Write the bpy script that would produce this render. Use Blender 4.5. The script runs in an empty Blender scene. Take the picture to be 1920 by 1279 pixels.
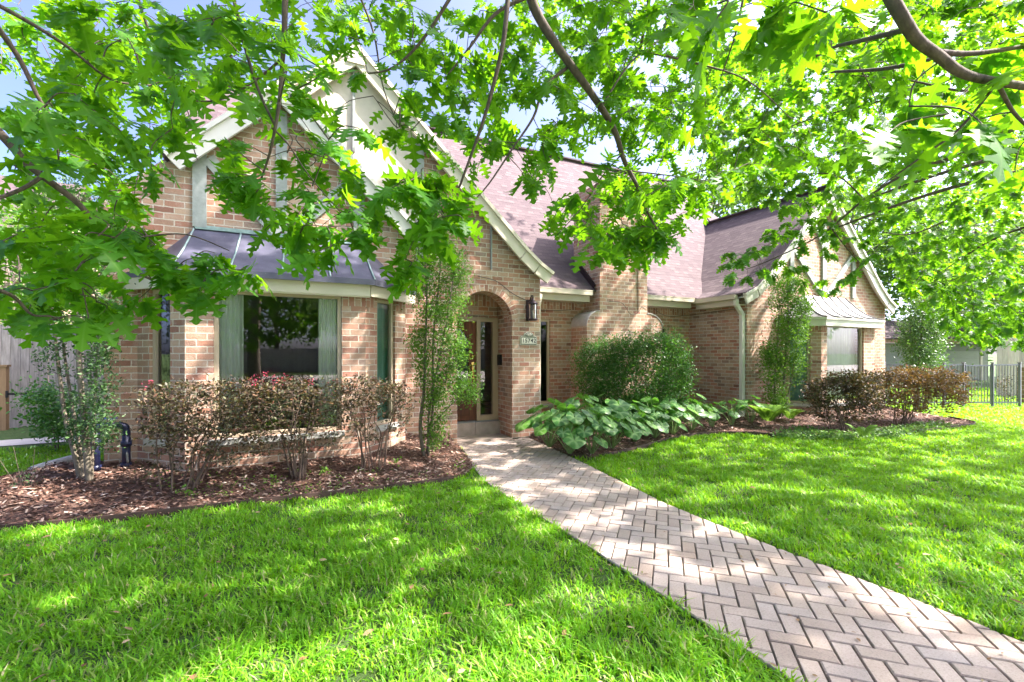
import bpy, math, random
import numpy as np
from mathutils import Vector, Matrix
random.seed(7); RNG = np.random.default_rng(11)
R = math.radians
SC = bpy.context.scene
COL = SC.collection

# ------------------------------------------------------------------ camera
F, HZ, CX, EYE = 853., 662., 960., 1.53
TH = math.atan(420 / 853)
SN, CS = math.sin(TH), math.cos(TH)
cam = bpy.data.cameras.new('camera'); cam_o = bpy.data.objects.new('camera', cam); COL.objects.link(cam_o)
cam_o.location = (0, 0, EYE); cam_o.rotation_euler = (R(90), 0, -TH)
cam.lens = 36 * F / 1920; cam.sensor_width = 36; cam.shift_y = 22.5 / 1920
cam.clip_start = .05; cam.clip_end = 2000
SC.camera = cam_o

# ------------------------------------------------------------------ light
SUN = Vector((.60, -.30, .80)).normalized()
w = bpy.data.worlds.new('World'); SC.world = w; w.use_nodes = True
nt = w.node_tree; nt.nodes.clear()
sky = nt.nodes.new('ShaderNodeTexSky'); sky.sky_type = 'NISHITA'; sky.sun_disc = False
sky.sun_elevation = math.asin(SUN.z); sky.sun_rotation = math.atan2(SUN.x, SUN.y)
sky.air_density = .30; sky.dust_density = 3.8; sky.ozone_density = 4.5
bg = nt.nodes.new('ShaderNodeBackground'); bg.inputs[1].default_value = .12
wo = nt.nodes.new('ShaderNodeOutputWorld')
nt.links.new(sky.outputs[0], bg.inputs[0]); nt.links.new(bg.outputs[0], wo.inputs[0])
sl = bpy.data.lights.new('sun', 'SUN'); sl.energy = 2.6; sl.angle = R(.9); sl.color = (1, .94, .84)
so = bpy.data.objects.new('sun', sl); COL.objects.link(so)
so.rotation_euler = SUN.to_track_quat('Z', 'Y').to_euler()
SC.view_settings.view_transform = 'Standard'; SC.view_settings.look = 'None'
SC.view_settings.exposure = 3.05; SC.view_settings.gamma = 1
SC.view_settings.use_white_balance = True; SC.view_settings.white_balance_temperature = 6500; SC.view_settings.white_balance_tint = 17   # takes the green of the leaf shade off, as the photograph
SC.cycles.max_bounces = 8; SC.cycles.diffuse_bounces = 4; SC.cycles.transparent_max_bounces = 12
SC.cycles.transmission_bounces = 6; SC.cycles.use_denoising = True

def ray(x, y):
    a = (x - CX) / F
    return Vector((SN + a * CS, CS - a * SN, (HZ - y) / F))
def at(x, y, d):                       # picture point at depth d in metres -> place in the garden
    return Vector((0, 0, EYE)) + ray(x, y) * d

# ------------------------------------------------------------------ material helpers
def mat(name):
    m = bpy.data.materials.new(name); m.use_nodes = True
    t = m.node_tree; b = t.nodes['Principled BSDF']
    return m, t, b
def N(t, kind, **kw):
    n = t.nodes.new(kind)
    for k, v in kw.items():
        if k.startswith('i_'):
            key = k[2:]
            n.inputs[int(key) if key.isdigit() else key.replace('_', ' ')].default_value = v
        else: setattr(n, k, v)
    return n
def L(t, a, b): t.links.new(a, b)
def ramp(t, stops, interp='LINEAR'):
    n = t.nodes.new('ShaderNodeValToRGB'); cr = n.color_ramp; cr.interpolation = interp
    while len(cr.elements) < len(stops): cr.elements.new(.5)
    for e, (p, c) in zip(cr.elements, stops):
        e.position = p; e.color = (*c, 1)
    return n
def mixc(t, fac, a, b, mode='MIX'):
    n = t.nodes.new('ShaderNodeMix'); n.data_type = 'RGBA'; n.blend_type = mode
    for s, v in ((n.inputs[0], fac), (n.inputs[6], a), (n.inputs[7], b)):
        if hasattr(v, 'is_output'): t.links.new(v, s)
        elif isinstance(v, (int, float)): s.default_value = v
        else: s.default_value = (*v, 1)
    return n.outputs[2]
def noise(t, scale, vec=None, detail=4, rough=.55):
    n = N(t, 'ShaderNodeTexNoise'); n.inputs['Scale'].default_value = scale
    n.inputs['Detail'].default_value = detail; n.inputs['Roughness'].default_value = rough
    if vec is not None: t.links.new(vec, n.inputs['Vector'])
    return n
def bump(t, b, h, strength=.4, dist=.01):
    n = N(t, 'ShaderNodeBump'); n.inputs['Strength'].default_value = strength; n.inputs['Distance'].default_value = dist
    t.links.new(h, n.inputs['Height']); t.links.new(n.outputs[0], b.inputs['Normal']); return n
def plain(name, c, rough=.6, metal=0, var=.12, scale=9, bmp=.15):
    m, t, b = mat(name)
    g = N(t, 'ShaderNodeNewGeometry')
    n = noise(t, scale, g.outputs['Position'])
    lo = tuple(x * (1 - var) for x in c); hi = tuple(min(1, x * (1 + var)) for x in c)
    r = ramp(t, [(.3, lo), (.7, hi)]); L(t, n.outputs[0], r.inputs[0]); L(t, r.outputs[0], b.inputs['Base Color'])
    b.inputs['Roughness'].default_value = rough; b.inputs['Metallic'].default_value = metal
    if bmp:
        n2 = noise(t, scale * 9, g.outputs['Position']); bump(t, b, n2.outputs[0], bmp, .004)
    return m

COURSE = .0803
def brick_mat(name='old_brick', red=0.):   # red > 0: the walls laid in redder bricks
    m, t, b = mat(name)
    uv = N(t, 'ShaderNodeUVMap'); uv.uv_map = 'UVMap'
    nz = noise(t, 16, uv.outputs[0], 2)
    sub = N(t, 'ShaderNodeVectorMath', operation='SUBTRACT'); L(t, nz.outputs['Color'], sub.inputs[0]); sub.inputs[1].default_value = (.5, .5, .5)
    scl = N(t, 'ShaderNodeVectorMath', operation='SCALE'); L(t, sub.outputs[0], scl.inputs[0]); scl.inputs['Scale'].default_value = .012
    add = N(t, 'ShaderNodeVectorMath', operation='ADD'); L(t, uv.outputs[0], add.inputs[0]); L(t, scl.outputs[0], add.inputs[1])
    br = N(t, 'ShaderNodeTexBrick'); br.offset = .5; br.squash = 1
    for k, v in (('Scale', 1.), ('Mortar Size', .0075), ('Mortar Smooth', .25), ('Bias', 0.), ('Brick Width', .215), ('Row Height', COURSE)):
        br.inputs[k].default_value = v
    br.inputs['Color1'].default_value = (0, 0, 0, 1); br.inputs['Color2'].default_value = (1, 1, 1, 1); br.inputs['Mortar'].default_value = (.5, .5, .5, 1)
    L(t, add.outputs[0], br.inputs['Vector'])
    k = 1 + red
    cr = ramp(t, [(0, (.25, .125, .085)), (.12, (.38 * k, .175, .115)), (.3, (.45 * k, .24, .16)), (.48, (.48, .305, .205)),
                  (.62, (.37, .235, .16)), (.8, (.51, .355, .245)), (.92, (.33, .185, .125)), (1, (.28, .20, .155))])
    L(t, br.outputs['Color'], cr.inputs[0])
    # tumbled faces: chalky smears and soot specks
    n1 = noise(t, 7, uv.outputs[0], 6, .68); r1 = ramp(t, [(.50, (0, 0, 0)), (.70, (1, 1, 1))]); L(t, n1.outputs[0], r1.inputs[0])
    fm = N(t, 'ShaderNodeMath', operation='MULTIPLY'); L(t, r1.outputs[0], fm.inputs[0]); fm.inputs[1].default_value = .42
    c1 = mixc(t, fm.outputs[0], cr.outputs[0], (.56, .49, .42))
    n2 = noise(t, 60, uv.outputs[0], 3, .7); r2 = ramp(t, [(.30, (1, 1, 1)), (.42, (0, 0, 0))]); L(t, n2.outputs[0], r2.inputs[0])
    fm2 = N(t, 'ShaderNodeMath', operation='MULTIPLY'); L(t, r2.outputs[0], fm2.inputs[0]); fm2.inputs[1].default_value = .5
    c2 = mixc(t, fm2.outputs[0], c1, (.13, .09, .07))
    nm = noise(t, 35, uv.outputs[0], 3); rm = ramp(t, [(.3, (.50, .44, .35)), (.7, (.68, .61, .50))]); L(t, nm.outputs[0], rm.inputs[0])
    c3 = mixc(t, br.outputs['Fac'], c2, rm.outputs[0])
    nb = noise(t, .9, uv.outputs[0], 5, .6); rb = ramp(t, [(.32, (.80, .77, .76)), (.5, (1, 1, 1)), (.7, (1.12, 1.10, 1.08))]); L(t, nb.outputs[0], rb.inputs[0])
    c3 = mixc(t, 1., c3, rb.outputs[0], 'MULTIPLY')
    L(t, c3, b.inputs['Base Color']); b.inputs['Roughness'].default_value = .92
    inv = N(t, 'ShaderNodeMath', operation='SUBTRACT'); inv.inputs[0].default_value = 1; L(t, br.outputs['Fac'], inv.inputs[1])
    ad = N(t, 'ShaderNodeMath', operation='ADD'); L(t, inv.outputs[0], ad.inputs[0])
    nn = noise(t, 45, uv.outputs[0], 5, .7); L(t, nn.outputs[0], ad.inputs[1])
    bump(t, b, ad.outputs[0], .75, .012)
    return m
def shingle_mat(name='asphalt_shingle'):
    m, t, b = mat(name)
    uv = N(t, 'ShaderNodeUVMap'); uv.uv_map = 'UVMap'
    br = N(t, 'ShaderNodeTexBrick'); br.offset = .37; br.offset_frequency = 2
    for k, v in (('Scale', 1.), ('Mortar Size', .004), ('Mortar Smooth', .1), ('Bias', 0.), ('Brick Width', .165), ('Row Height', .115)):
        br.inputs[k].default_value = v
    br.inputs['Color1'].default_value = (0, 0, 0, 1); br.inputs['Color2'].default_value = (1, 1, 1, 1); br.inputs['Mortar'].default_value = (.3, .3, .3, 1)
    L(t, uv.outputs[0], br.inputs['Vector'])
    cr = ramp(t, [(0, (.070, .046, .050)), (.35, (.083, .056, .060)), (.7, (.096, .067, .070)), (1, (.118, .086, .085))]); L(t, br.outputs['Color'], cr.inputs[0])
    sep = N(t, 'ShaderNodeSeparateXYZ'); L(t, uv.outputs[0], sep.inputs[0])
    dv = N(t, 'ShaderNodeMath', operation='DIVIDE'); L(t, sep.outputs[1], dv.inputs[0]); dv.inputs[1].default_value = .115
    fr = N(t, 'ShaderNodeMath', operation='FRACT'); L(t, dv.outputs[0], fr.inputs[0])
    edge = ramp(t, [(0, (1, 1, 1)), (.10, (1, 1, 1)), (.16, (0, 0, 0))]); L(t, fr.outputs[0], edge.inputs[0])
    gn = noise(t, 160, uv.outputs[0], 3, .8)
    gr = ramp(t, [(.3, (.72, .72, .72)), (.7, (1.18, 1.18, 1.18))]); L(t, gn.outputs[0], gr.inputs[0])
    c = mixc(t, 1., cr.outputs[0], gr.outputs[0], 'MULTIPLY')
    c = mixc(t, edge.outputs[0], c, (.075, .055, .06))
    L(t, c, b.inputs['Base Color']); b.inputs['Roughness'].default_value = .9
    ml = N(t, 'ShaderNodeMath', operation='SUBTRACT'); ml.inputs[0].default_value = 1; L(t, fr.outputs[0], ml.inputs[1])
    a2 = N(t, 'ShaderNodeMath', operation='ADD'); L(t, ml.outputs[0], a2.inputs[0]); L(t, br.outputs['Color'], a2.inputs[1])
    bump(t, b, a2.outputs[0], .8, .012)
    return m
def leaf_mat(name, stops, trans, tw=.4, rough=.45, spec=.4, vein=None):
    """stops: leaf colours picked per leaf; trans: colour of light that comes through the blade"""
    m, t, b = mat(name)
    g = N(t, 'ShaderNodeNewGeometry')
    cr = ramp(t, stops); L(t, g.outputs['Random Per Island'], cr.inputs[0])
    n = noise(t, 30, g.outputs['Position'], 2); gr = ramp(t, [(.3, (.82, .82, .82)), (.7, (1.15, 1.15, 1.15))]); L(t, n.outputs[0], gr.inputs[0])
    c = mixc(t, 1., cr.outputs[0], gr.outputs[0], 'MULTIPLY')
    if vein:
        at_ = N(t, 'ShaderNodeAttribute', attribute_name='rib'); rv = ramp(t, [(0, (1, 1, 1)), (vein[1] * .4, (.8, .8, .8)), (vein[1], (0, 0, 0))]); L(t, at_.outputs['Fac'], rv.inputs[0])
        fm = N(t, 'ShaderNodeMath', operation='MULTIPLY'); L(t, rv.outputs[0], fm.inputs[0]); fm.inputs[1].default_value = vein[2]
        c = mixc(t, fm.outputs[0], c, vein[0])
    L(t, c, b.inputs['Base Color']); b.inputs['Roughness'].default_value = rough; b.inputs['Specular IOR Level'].default_value = spec
    tr = N(t, 'ShaderNodeBsdfTranslucent'); tr.inputs[0].default_value = (*trans, 1)
    mx = N(t, 'ShaderNodeMixShader'); mx.inputs[0].default_value = tw
    out = t.nodes['Material Output']
    L(t, b.outputs[0], mx.inputs[1]); L(t, tr.outputs[0], mx.inputs[2]); L(t, mx.outputs[0], out.inputs[0])
    return m
def bark_mat(name, c1, c2, scale=18):
    m, t, b = mat(name)
    g = N(t, 'ShaderNodeNewGeometry')
    mp = N(t, 'ShaderNodeMapping'); mp.inputs['Scale'].default_value = (1, 1, .35); L(t, g.outputs['Position'], mp.inputs[0])
    n = noise(t, scale, mp.outputs[0], 6, .65); r = ramp(t, [(.32, c1), (.68, c2)]); L(t, n.outputs[0], r.inputs[0])
    L(t, r.outputs[0], b.inputs['Base Color']); b.inputs['Roughness'].default_value = .9
    bump(t, b, n.outputs[0], .6, .01); return m

M = {}
M['brick'] = brick_mat()
M['brick_red'] = brick_mat('red_brick', .10)
M['shingle'] = shingle_mat()
M['cream'] = plain('cream_paint', (.62, .56, .44), .55, var=.05, scale=3)
M['gutter'] = plain('gutter_paint', (.52, .46, .36), .45, var=.06, scale=4)
M['white_trim'] = plain('pale_trim', (.66, .63, .56), .55, var=.05, scale=3)
M['timber'] = plain('grey_timber', (.30, .325, .30), .8, var=.14, scale=14, bmp=.5)
M['stucco'] = plain('cream_stucco', (.62, .55, .46), .85, var=.06, scale=12, bmp=.4)
M['shoulder'] = plain('mortar_cap', (.46, .43, .40), .9, var=.12, scale=12, bmp=.5)
M['window_frame'] = plain('window_paint', (.46, .38, .27), .5, var=.05, scale=4)
M['sill'] = plain('stone_sill', (.42, .42, .38), .8, var=.15, scale=8, bmp=.4)
M['black_metal'] = plain('black_metal', (.02, .02, .022), .4, .6, bmp=.05)
M['bronze'] = plain('aged_bronze', (.06, .04, .045), .4, .6, bmp=.1)
M['brass'] = plain('brass', (.55, .38, .12), .25, 1, bmp=0)
M['fence_metal'] = plain('fence_metal', (.20, .20, .235), .42, .3, var=.08, bmp=.05)
M['tile'] = plain('porch_tile', (.34, .27, .22), .7, var=.2, scale=6, bmp=.2)
M['wood_old'] = None
M['edging'] = plain('rusty_edging', (.07, .04, .03), .8, var=.3, scale=10, bmp=.3)
M['concrete'] = plain('concrete', (.52, .48, .43), .9, var=.1, scale=5, bmp=.4)
M['asphalt'] = plain('asphalt', (.06, .06, .06), .9, var=.15, scale=20, bmp=.5)
M['curtain'] = plain('sheer_curtain', (.90, .93, .92), .9, var=.05, scale=5, bmp=0)
M['curtain_green'] = plain('green_curtain', (.30, .55, .46), .9, var=.08, scale=5, bmp=0)
M['room'] = plain('unlit_room', (.10, .095, .085), .9, bmp=0)  # dark colour stands in for the unlit interior behind the glass
M['pipe'] = plain('painted_pipe', (.012, .016, .05), .35, .1, var=.5, scale=14, bmp=.2)
M['log'] = plain('weathered_log', (.40, .39, .36), .9, var=.25, scale=10, bmp=.5)
M['cable'] = plain('cable', (.03, .025, .025), .6, bmp=0)
M['bark'] = bark_mat('oak_bark', (.10, .075, .055), (.27, .22, .17), 22)
M['twig'] = bark_mat('twig_bark', (.055, .04, .03), (.13, .10, .075), 40)
M['shrub_bark'] = bark_mat('shrub_bark', (.085, .07, .05), (.21, .18, .13), 20)
M['stem_brown'] = bark_mat('shrub_stem', (.09, .06, .045), (.20, .14, .10), 30)

def copper_mat():
    m, t, b = mat('patina_copper')
    g = N(t, 'ShaderNodeNewGeometry')
    n = noise(t, 5, g.outputs['Position'], 6, .6); r = ramp(t, [(.25, (.07, .072, .105)), (.55, (.115, .115, .16)), (.8, (.17, .17, .215))]); L(t, n.outputs[0], r.inputs[0])
    v = N(t, 'ShaderNodeTexVoronoi'); v.inputs['Scale'].default_value = 22; L(t, g.outputs['Position'], v.inputs['Vector'])
    rv = ramp(t, [(.05, (1, 1, 1)), (.13, (0, 0, 0))]); L(t, v.outputs[0], rv.inputs[0])
    fm = N(t, 'ShaderNodeMath', operation='MULTIPLY'); L(t, rv.outputs[0], fm.inputs[0]); fm.inputs[1].default_value = .4
    c = mixc(t, fm.outputs[0], r.outputs[0], (.45, .45, .45))
    L(t, c, b.inputs['Base Color']); b.inputs['Metallic'].default_value = .35; b.inputs['Roughness'].default_value = .42
    return m
M['copper'] = copper_mat()
M['verdigris'] = plain('verdigris', (.24, .34, .32), .6, .1, var=.25, scale=14)
M['zinc'] = plain('grey_metal_roof', (.22, .22, .215), .4, .4, var=.1, scale=4, bmp=.05)
M['zinc_dark'] = plain('dark_seam', (.10, .10, .10), .5, .3)

def glass_mat(name='window_glass', tint=(.95, .99, .97), ior=1.9):
    m, t, b = mat(name); t.nodes.remove(b)
    fr = N(t, 'ShaderNodeFresnel'); fr.inputs[0].default_value = ior
    tr = N(t, 'ShaderNodeBsdfTransparent'); tr.inputs[0].default_value = (*tint, 1)
    gl = N(t, 'ShaderNodeBsdfGlossy'); gl.inputs['Roughness'].default_value = .0; gl.inputs[0].default_value = (1, 1, 1, 1)
    g = N(t, 'ShaderNodeNewGeometry'); n = noise(t, 1.2, g.outputs['Position'], 1)
    bp = N(t, 'ShaderNodeBump'); bp.inputs['Strength'].default_value = .05; bp.inputs['Distance'].default_value = .02
    L(t, n.outputs[0], bp.inputs['Height']); L(t, bp.outputs[0], gl.inputs['Normal'])
    mx = N(t, 'ShaderNodeMixShader'); L(t, fr.outputs[0], mx.inputs[0]); L(t, tr.outputs[0], mx.inputs[1]); L(t, gl.outputs[0], mx.inputs[2])
    L(t, mx.outputs[0], t.nodes['Material Output'].inputs[0]); return m
M['glass'] = glass_mat(ior=1.85); M['glass_plain'] = glass_mat('clear_glass', (.8, .92, .85), 1.35)

def wood_mat(name, c1, c2, vert=True, plank=.14):
    m, t, b = mat(name)
    uv = N(t, 'ShaderNodeUVMap'); uv.uv_map = 'UVMap'
    mp = N(t, 'ShaderNodeMapping'); mp.inputs['Scale'].default_value = (14, 1.2, 1) if vert else (1.2, 14, 1); L(t, uv.outputs[0], mp.inputs[0])
    n = noise(t, 2.2, mp.outputs[0], 6, .65); r = ramp(t, [(.28, c1), (.72, c2)]); L(t, n.outputs[0], r.inputs[0])
    g = N(t, 'ShaderNodeNewGeometry'); rr = ramp(t, [(0, (.75, .75, .75)), (1, (1.2, 1.2, 1.2))]); L(t, g.outputs['Random Per Island'], rr.inputs[0])
    c = mixc(t, 1., r.outputs[0], rr.outputs[0], 'MULTIPLY')
    L(t, c, b.inputs['Base Color']); b.inputs['Roughness'].default_value = .8
    bump(t, b, n.outputs[0], .4, .004); return m
M['fence_wood'] = wood_mat('weathered_cedar', (.17, .145, .125), (.42, .38, .34))
M['new_wood'] = wood_mat('brown_post', (.19, .115, .055), (.28, .18, .09))
M['door_wood'] = wood_mat('dark_stained_wood', (.05, .018, .008), (.17, .06, .022))
M['siding'] = wood_mat('grey_siding', (.27, .28, .23), (.36, .37, .31), False)
M['pale_boards'] = wood_mat('pale_boards', (.42, .35, .29), (.66, .58, .52))
M['fascia_wood'] = plain('brown_fascia', (.36, .20, .12), .7)

# ------------------------------------------------------------------ mesh helpers
class MB:
    """collects shapes that become ONE mesh object"""
    def __init__(s): s.v = []; s.f = []; s.uv = {}; s.mi = []; s.cur = 0; s.sm = []; s.smooth = False
    def face(s, idx, uv=None):
        if uv: s.uv[len(s.f)] = uv
        s.f.append(tuple(idx)); s.mi.append(s.cur); s.sm.append(s.smooth)
    def poly(s, pts, uv=None):
        i = len(s.v); s.v += [tuple(p) for p in pts]; s.face(range(i, i + len(pts)), uv)
    def box(s, a, b, mtx=None):
        x0, y0, z0 = a; x1, y1, z1 = b
        c = [Vector(p) for p in ((x0, y0, z0), (x1, y0, z0), (x1, y1, z0), (x0, y1, z0), (x0, y0, z1), (x1, y0, z1), (x1, y1, z1), (x0, y1, z1))]
        if mtx: c = [mtx @ p for p in c]
        i = len(s.v); s.v += [tuple(p) for p in c]
        for q in ((0, 3, 2, 1), (4, 5, 6, 7), (0, 1, 5, 4), (1, 2, 6, 5), (2, 3, 7, 6), (3, 0, 4, 7)): s.face([i + k for k in q])
    def bar(s, p, q, w, h, up=(0, 0, 1)):      # rectangular bar between two points
        p, q = Vector(p), Vector(q); d = (q - p).normalized(); up = Vector(up)
        sx = d.cross(up).normalized() * w / 2; sz = sx.cross(d).normalized() * h / 2
        c = [p - sx - sz, p + sx - sz, p + sx + sz, p - sx + sz, q - sx - sz, q + sx - sz, q + sx + sz, q - sx + sz]
        i = len(s.v); s.v += [tuple(k) for k in c]
        for f in ((0, 1, 2, 3), (7, 6, 5, 4), (0, 4, 5, 1), (1, 5, 6, 2), (2, 6, 7, 3), (3, 7, 4, 0)): s.face([i + k for k in f])
    def tube(s, pts, rad, n=7, cap=True):
        pts = [Vector(p) for p in pts]; k = len(pts)
        if not hasattr(rad, '__len__'): rad = [rad] * k
        s.smooth, old = True, s.smooth
        up = Vector((.13, .31, .94)); base = len(s.v); px = None
        for i, p in enumerate(pts):
            d = (pts[min(i + 1, k - 1)] - pts[max(i - 1, 0)]).normalized()
            if px is None: px = d.cross(up if abs(d.dot(up)) < .95 else Vector((1, 0, 0))).normalized()
            else: px = (px - d * px.dot(d)).normalized()
            py = d.cross(px)
            for a in range(n):
                an = 2 * math.pi * a / n; s.v.append(tuple(p + (px * math.cos(an) + py * math.sin(an)) * rad[i]))
        for i in range(k - 1):
            for a in range(n):
                b2 = (a + 1) % n; s.face((base + i * n + a, base + i * n + b2, base + (i + 1) * n + b2, base + (i + 1) * n + a))
        if cap:
            s.face([base + a for a in reversed(range(n))]); s.face([base + (k - 1) * n + a for a in range(n)])
        s.smooth = old
    def lathe(s, prof, c, n=20):               # prof: (radius, z)
        s.smooth, old = True, s.smooth; base = len(s.v)
        for r, z in prof:
            for a in range(n):
                an = 2 * math.pi * a / n; s.v.append((c[0] + r * math.cos(an), c[1] + r * math.sin(an), c[2] + z))
        for i in range(len(prof) - 1):
            for a in range(n):
                b2 = (a + 1) % n; s.face((base + i * n + a, base + i * n + b2, base + (i + 1) * n + b2, base + (i + 1) * n + a))
        s.smooth = old
    def prism(s, poly, y0, y1):                # poly in XZ, extruded along Y
        n = len(poly); i = len(s.v)
        s.v += [(x, y0, z) for x, z in poly] + [(x, y1, z) for x, z in poly]
        s.face([i + k for k in range(n)]); s.face([i + n + k for k in reversed(range(n))])
        for k in range(n):
            j = (k + 1) % n; s.face((i + k, i + n + k, i + n + j, i + j))
    def slab(s, pts, th):                      # a sheet polygon given thickness along its normal (downwards)
        p = [Vector(q) for q in pts]; nrm = (p[1] - p[0]).cross(p[2] - p[0]).normalized()
        if nrm.z < 0: p.reverse(); nrm = -nrm
        q = [v - nrm * th for v in p]; n = len(p); i = len(s.v)
        s.v += [tuple(k) for k in p] + [tuple(k) for k in q]
        s.face([i + k for k in range(n)]); s.face([i + n + k for k in reversed(range(n))])
        for k in range(n):
            j = (k + 1) % n; s.face((i + k, i + n + k, i + n + j, i + j))
    def build(s, name, m, parent=None, loc=None):
        me = bpy.data.meshes.new(name); off = Vector(loc) if loc is not None else Vector((0, 0, 0))
        me.from_pydata([tuple(Vector(v) - off) for v in s.v], [], s.f)
        ms = m if isinstance(m, (list, tuple)) else [m]
        for k in ms: me.materials.append(k)
        me.polygons.foreach_set('material_index', s.mi); me.polygons.foreach_set('use_smooth', s.sm)
        ul = me.uv_layers.new(name='UVMap')
        co = [Vector(v) for v in s.v]
        for pi, p in enumerate(me.polygons):
            ex = s.uv.get(pi)
            if ex:
                for li, u in zip(p.loop_indices, ex): ul.data[li].uv = u
                continue
            n = p.normal
            if abs(n.z) > .97: ax, ay = Vector((1, 0, 0)), Vector((0, 1, 0))
            else:
                ax = Vector((0, 0, 1)).cross(n).normalized(); ay = n.cross(ax)
            for li in p.loop_indices:
                v = co[me.loops[li].vertex_index]; ul.data[li].uv = (v.dot(ax), v.dot(ay))
        me.update()
        o = bpy.data.objects.new(name, me); COL.objects.link(o)
        if loc is not None: o.location = off
        if parent:
            o.parent = parent
            if loc is None: o.matrix_parent_inverse = Matrix.Translation(-parent.location)
        return o
def tag(o, label=None, cat=None, group=None, kind=None):
    for k, v in (('label', label), ('category', cat), ('group', group), ('kind', kind)):
        if v: o[k] = v
    return o
def thing(name, loc, label, cat, group=None):
    o = bpy.data.objects.new(name, None); COL.objects.link(o); o.location = loc; o.empty_display_size = .2
    return tag(o, label, cat, group)
def npmesh(name, V, faces_per, counts, m, parent=None, smooth=False):
    """V (n,3); faces_per flat loop index array; counts per face"""
    me = bpy.data.meshes.new(name); me.vertices.add(len(V)); me.vertices.foreach_set('co', np.asarray(V, np.float32).ravel())
    me.loops.add(len(faces_per)); me.loops.foreach_set('vertex_index', np.asarray(faces_per, np.int32))
    counts = np.asarray(counts, np.int32); st = np.concatenate([[0], np.cumsum(counts)[:-1]]).astype(np.int32)
    me.polygons.add(len(counts)); me.polygons.foreach_set('loop_start', st); me.polygons.foreach_set('loop_total', counts)
    if smooth: me.polygons.foreach_set('use_smooth', np.ones(len(counts), bool))
    me.update(calc_edges=True); me.materials.append(m)
    o = bpy.data.objects.new(name, me); COL.objects.link(o)
    if parent: o.parent = parent; o.matrix_parent_inverse = Matrix.Translation(-parent.location)
    return o
def unit(a): return a / np.maximum(np.linalg.norm(a, axis=-1, keepdims=True), 1e-9)
def leaves(name, tmpl, Ps, D, Nn, S, m, parent=None, smooth=False, rib=None):
    """places a leaf template at every point: D blade direction, Nn blade normal, S size"""
    tv, tf = tmpl
    tv = np.asarray(tv, float); n = len(Ps); D = unit(D); Nn = unit(Nn - D * (Nn * D).sum(-1, keepdims=True)); X = np.cross(D, Nn)
    S = np.broadcast_to(np.asarray(S, float), (n,))
    V = Ps[:, None, :] + S[:, None, None] * (tv[None, :, 0:1] * X[:, None, :] + tv[None, :, 1:2] * D[:, None, :] + tv[None, :, 2:3] * Nn[:, None, :])
    fl = np.concatenate([np.asarray(f) for f in tf]); cn = np.array([len(f) for f in tf])
    FL = (fl[None, :] + (np.arange(n) * len(tv))[:, None]).ravel(); CN = np.tile(cn, n)
    o = npmesh(name, V.reshape(-1, 3), FL, CN, m, parent, smooth)
    if rib is not None:
        a = o.data.attributes.new('rib', 'FLOAT', 'POINT'); a.data.foreach_set('value', np.tile(np.asarray(rib, np.float32), n))
    return o

def lobed(half, mids, fold=.10, droop=.22, petiole=.22, twist=0., wave=0.):
    """oak leaf: half = list of lobes, each a list of (x,y) from inner sinus to outer sinus"""
    V = []; Fc = []
    def z(x, y): return -droop * y * y + fold * abs(x) * (1 if y < .9 else .4) + twist * x * y + wave * math.sin(7 * y + (2 if x > 0 else 0)) * abs(x)
    mi = []
    for y in mids: mi.append(len(V)); V.append((0, y, z(0, y)))
    for sgn in (1, -1):
        prev = None
        for k, lobe in enumerate(half):
            ids = []
            for j, (x, y) in enumerate(lobe):
                if j == 0 and prev is not None: ids.append(prev); continue
                if x == 0: ids.append(mi[-1]); continue
                ids.append(len(V)); V.append((sgn * x, y, z(x, y)))
            prev = ids[-1]
            f = [mi[k]] + ids + ([mi[k + 1]] if ids[-1] != mi[k + 1] else [])
            Fc.append(f if sgn > 0 else f[::-1])
    # petiole: a thin strip below the blade
    i = len(V); V += [(-.008, -petiole, .03), (.008, -petiole, .03), (.010, mids[0] + .02, .0), (-.010, mids[0] + .02, .0)]; Fc.append((i, i + 1, i + 2, i + 3))
    V = [(x, y + petiole, zz) for x, y, zz in V]
    return V, Fc
OAK = lobed([
    [(.022, .03), (.10, .085), (.205, .115), (.275, .185), (.225, .205), (.17, .235), (.065, .27)],
    [(.065, .27), (.16, .325), (.30, .335), (.43, .385), (.385, .425), (.44, .475), (.35, .485), (.25, .475), (.075, .515)],
    [(.075, .515), (.16, .585), (.27, .61), (.385, .70), (.315, .705), (.31, .765), (.22, .715), (.065, .745)],
    [(.065, .745), (.11, .82), (.21, .885), (.12, .90), (.085, .955), (0, 1)]], [.02, .22, .45, .69, 1.0])
OAK_B = lobed([
    [(.022, .03), (.12, .10), (.25, .165), (.19, .215), (.06, .25)],
    [(.06, .25), (.17, .30), (.36, .33), (.45, .42), (.33, .43), (.22, .44), (.07, .50)],
    [(.07, .50), (.18, .57), (.36, .64), (.37, .73), (.24, .69), (.06, .72)],
    [(.06, .72), (.13, .82), (.17, .92), (.08, .93), (0, 1)]], [.02, .20, .43, .66, 1.0], fold=-.12, droop=.34)
OAK_C = lobed([
    [(.022, .03), (.10, .085), (.205, .135), (.265, .205), (.17, .235), (.055, .27)],
    [(.055, .27), (.16, .325), (.30, .345), (.41, .405), (.385, .445), (.41, .50), (.25, .475), (.065, .515)],
    [(.065, .515), (.16, .595), (.29, .64), (.36, .73), (.30, .74), (.21, .72), (.055, .745)],
    [(.055, .745), (.11, .82), (.19, .90), (.10, .90), (0, 1)]], [.02, .22, .45, .69, 1.0], fold=.28, droop=-.12, twist=.35, wave=.25)
def rib_of(t): return [abs(v[0]) for v in t[0]]
OAK_LITE = lobed([
    [(.03, .05), (.27, .19), (.07, .28)], [(.07, .28), (.40, .40), (.30, .48), (.08, .54)],
    [(.08, .54), (.32, .74), (.07, .78)], [(.07, .78), (.14, .91), (0, 1)]], [.03, .23, .48, .72, 1.0], petiole=.12)
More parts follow.
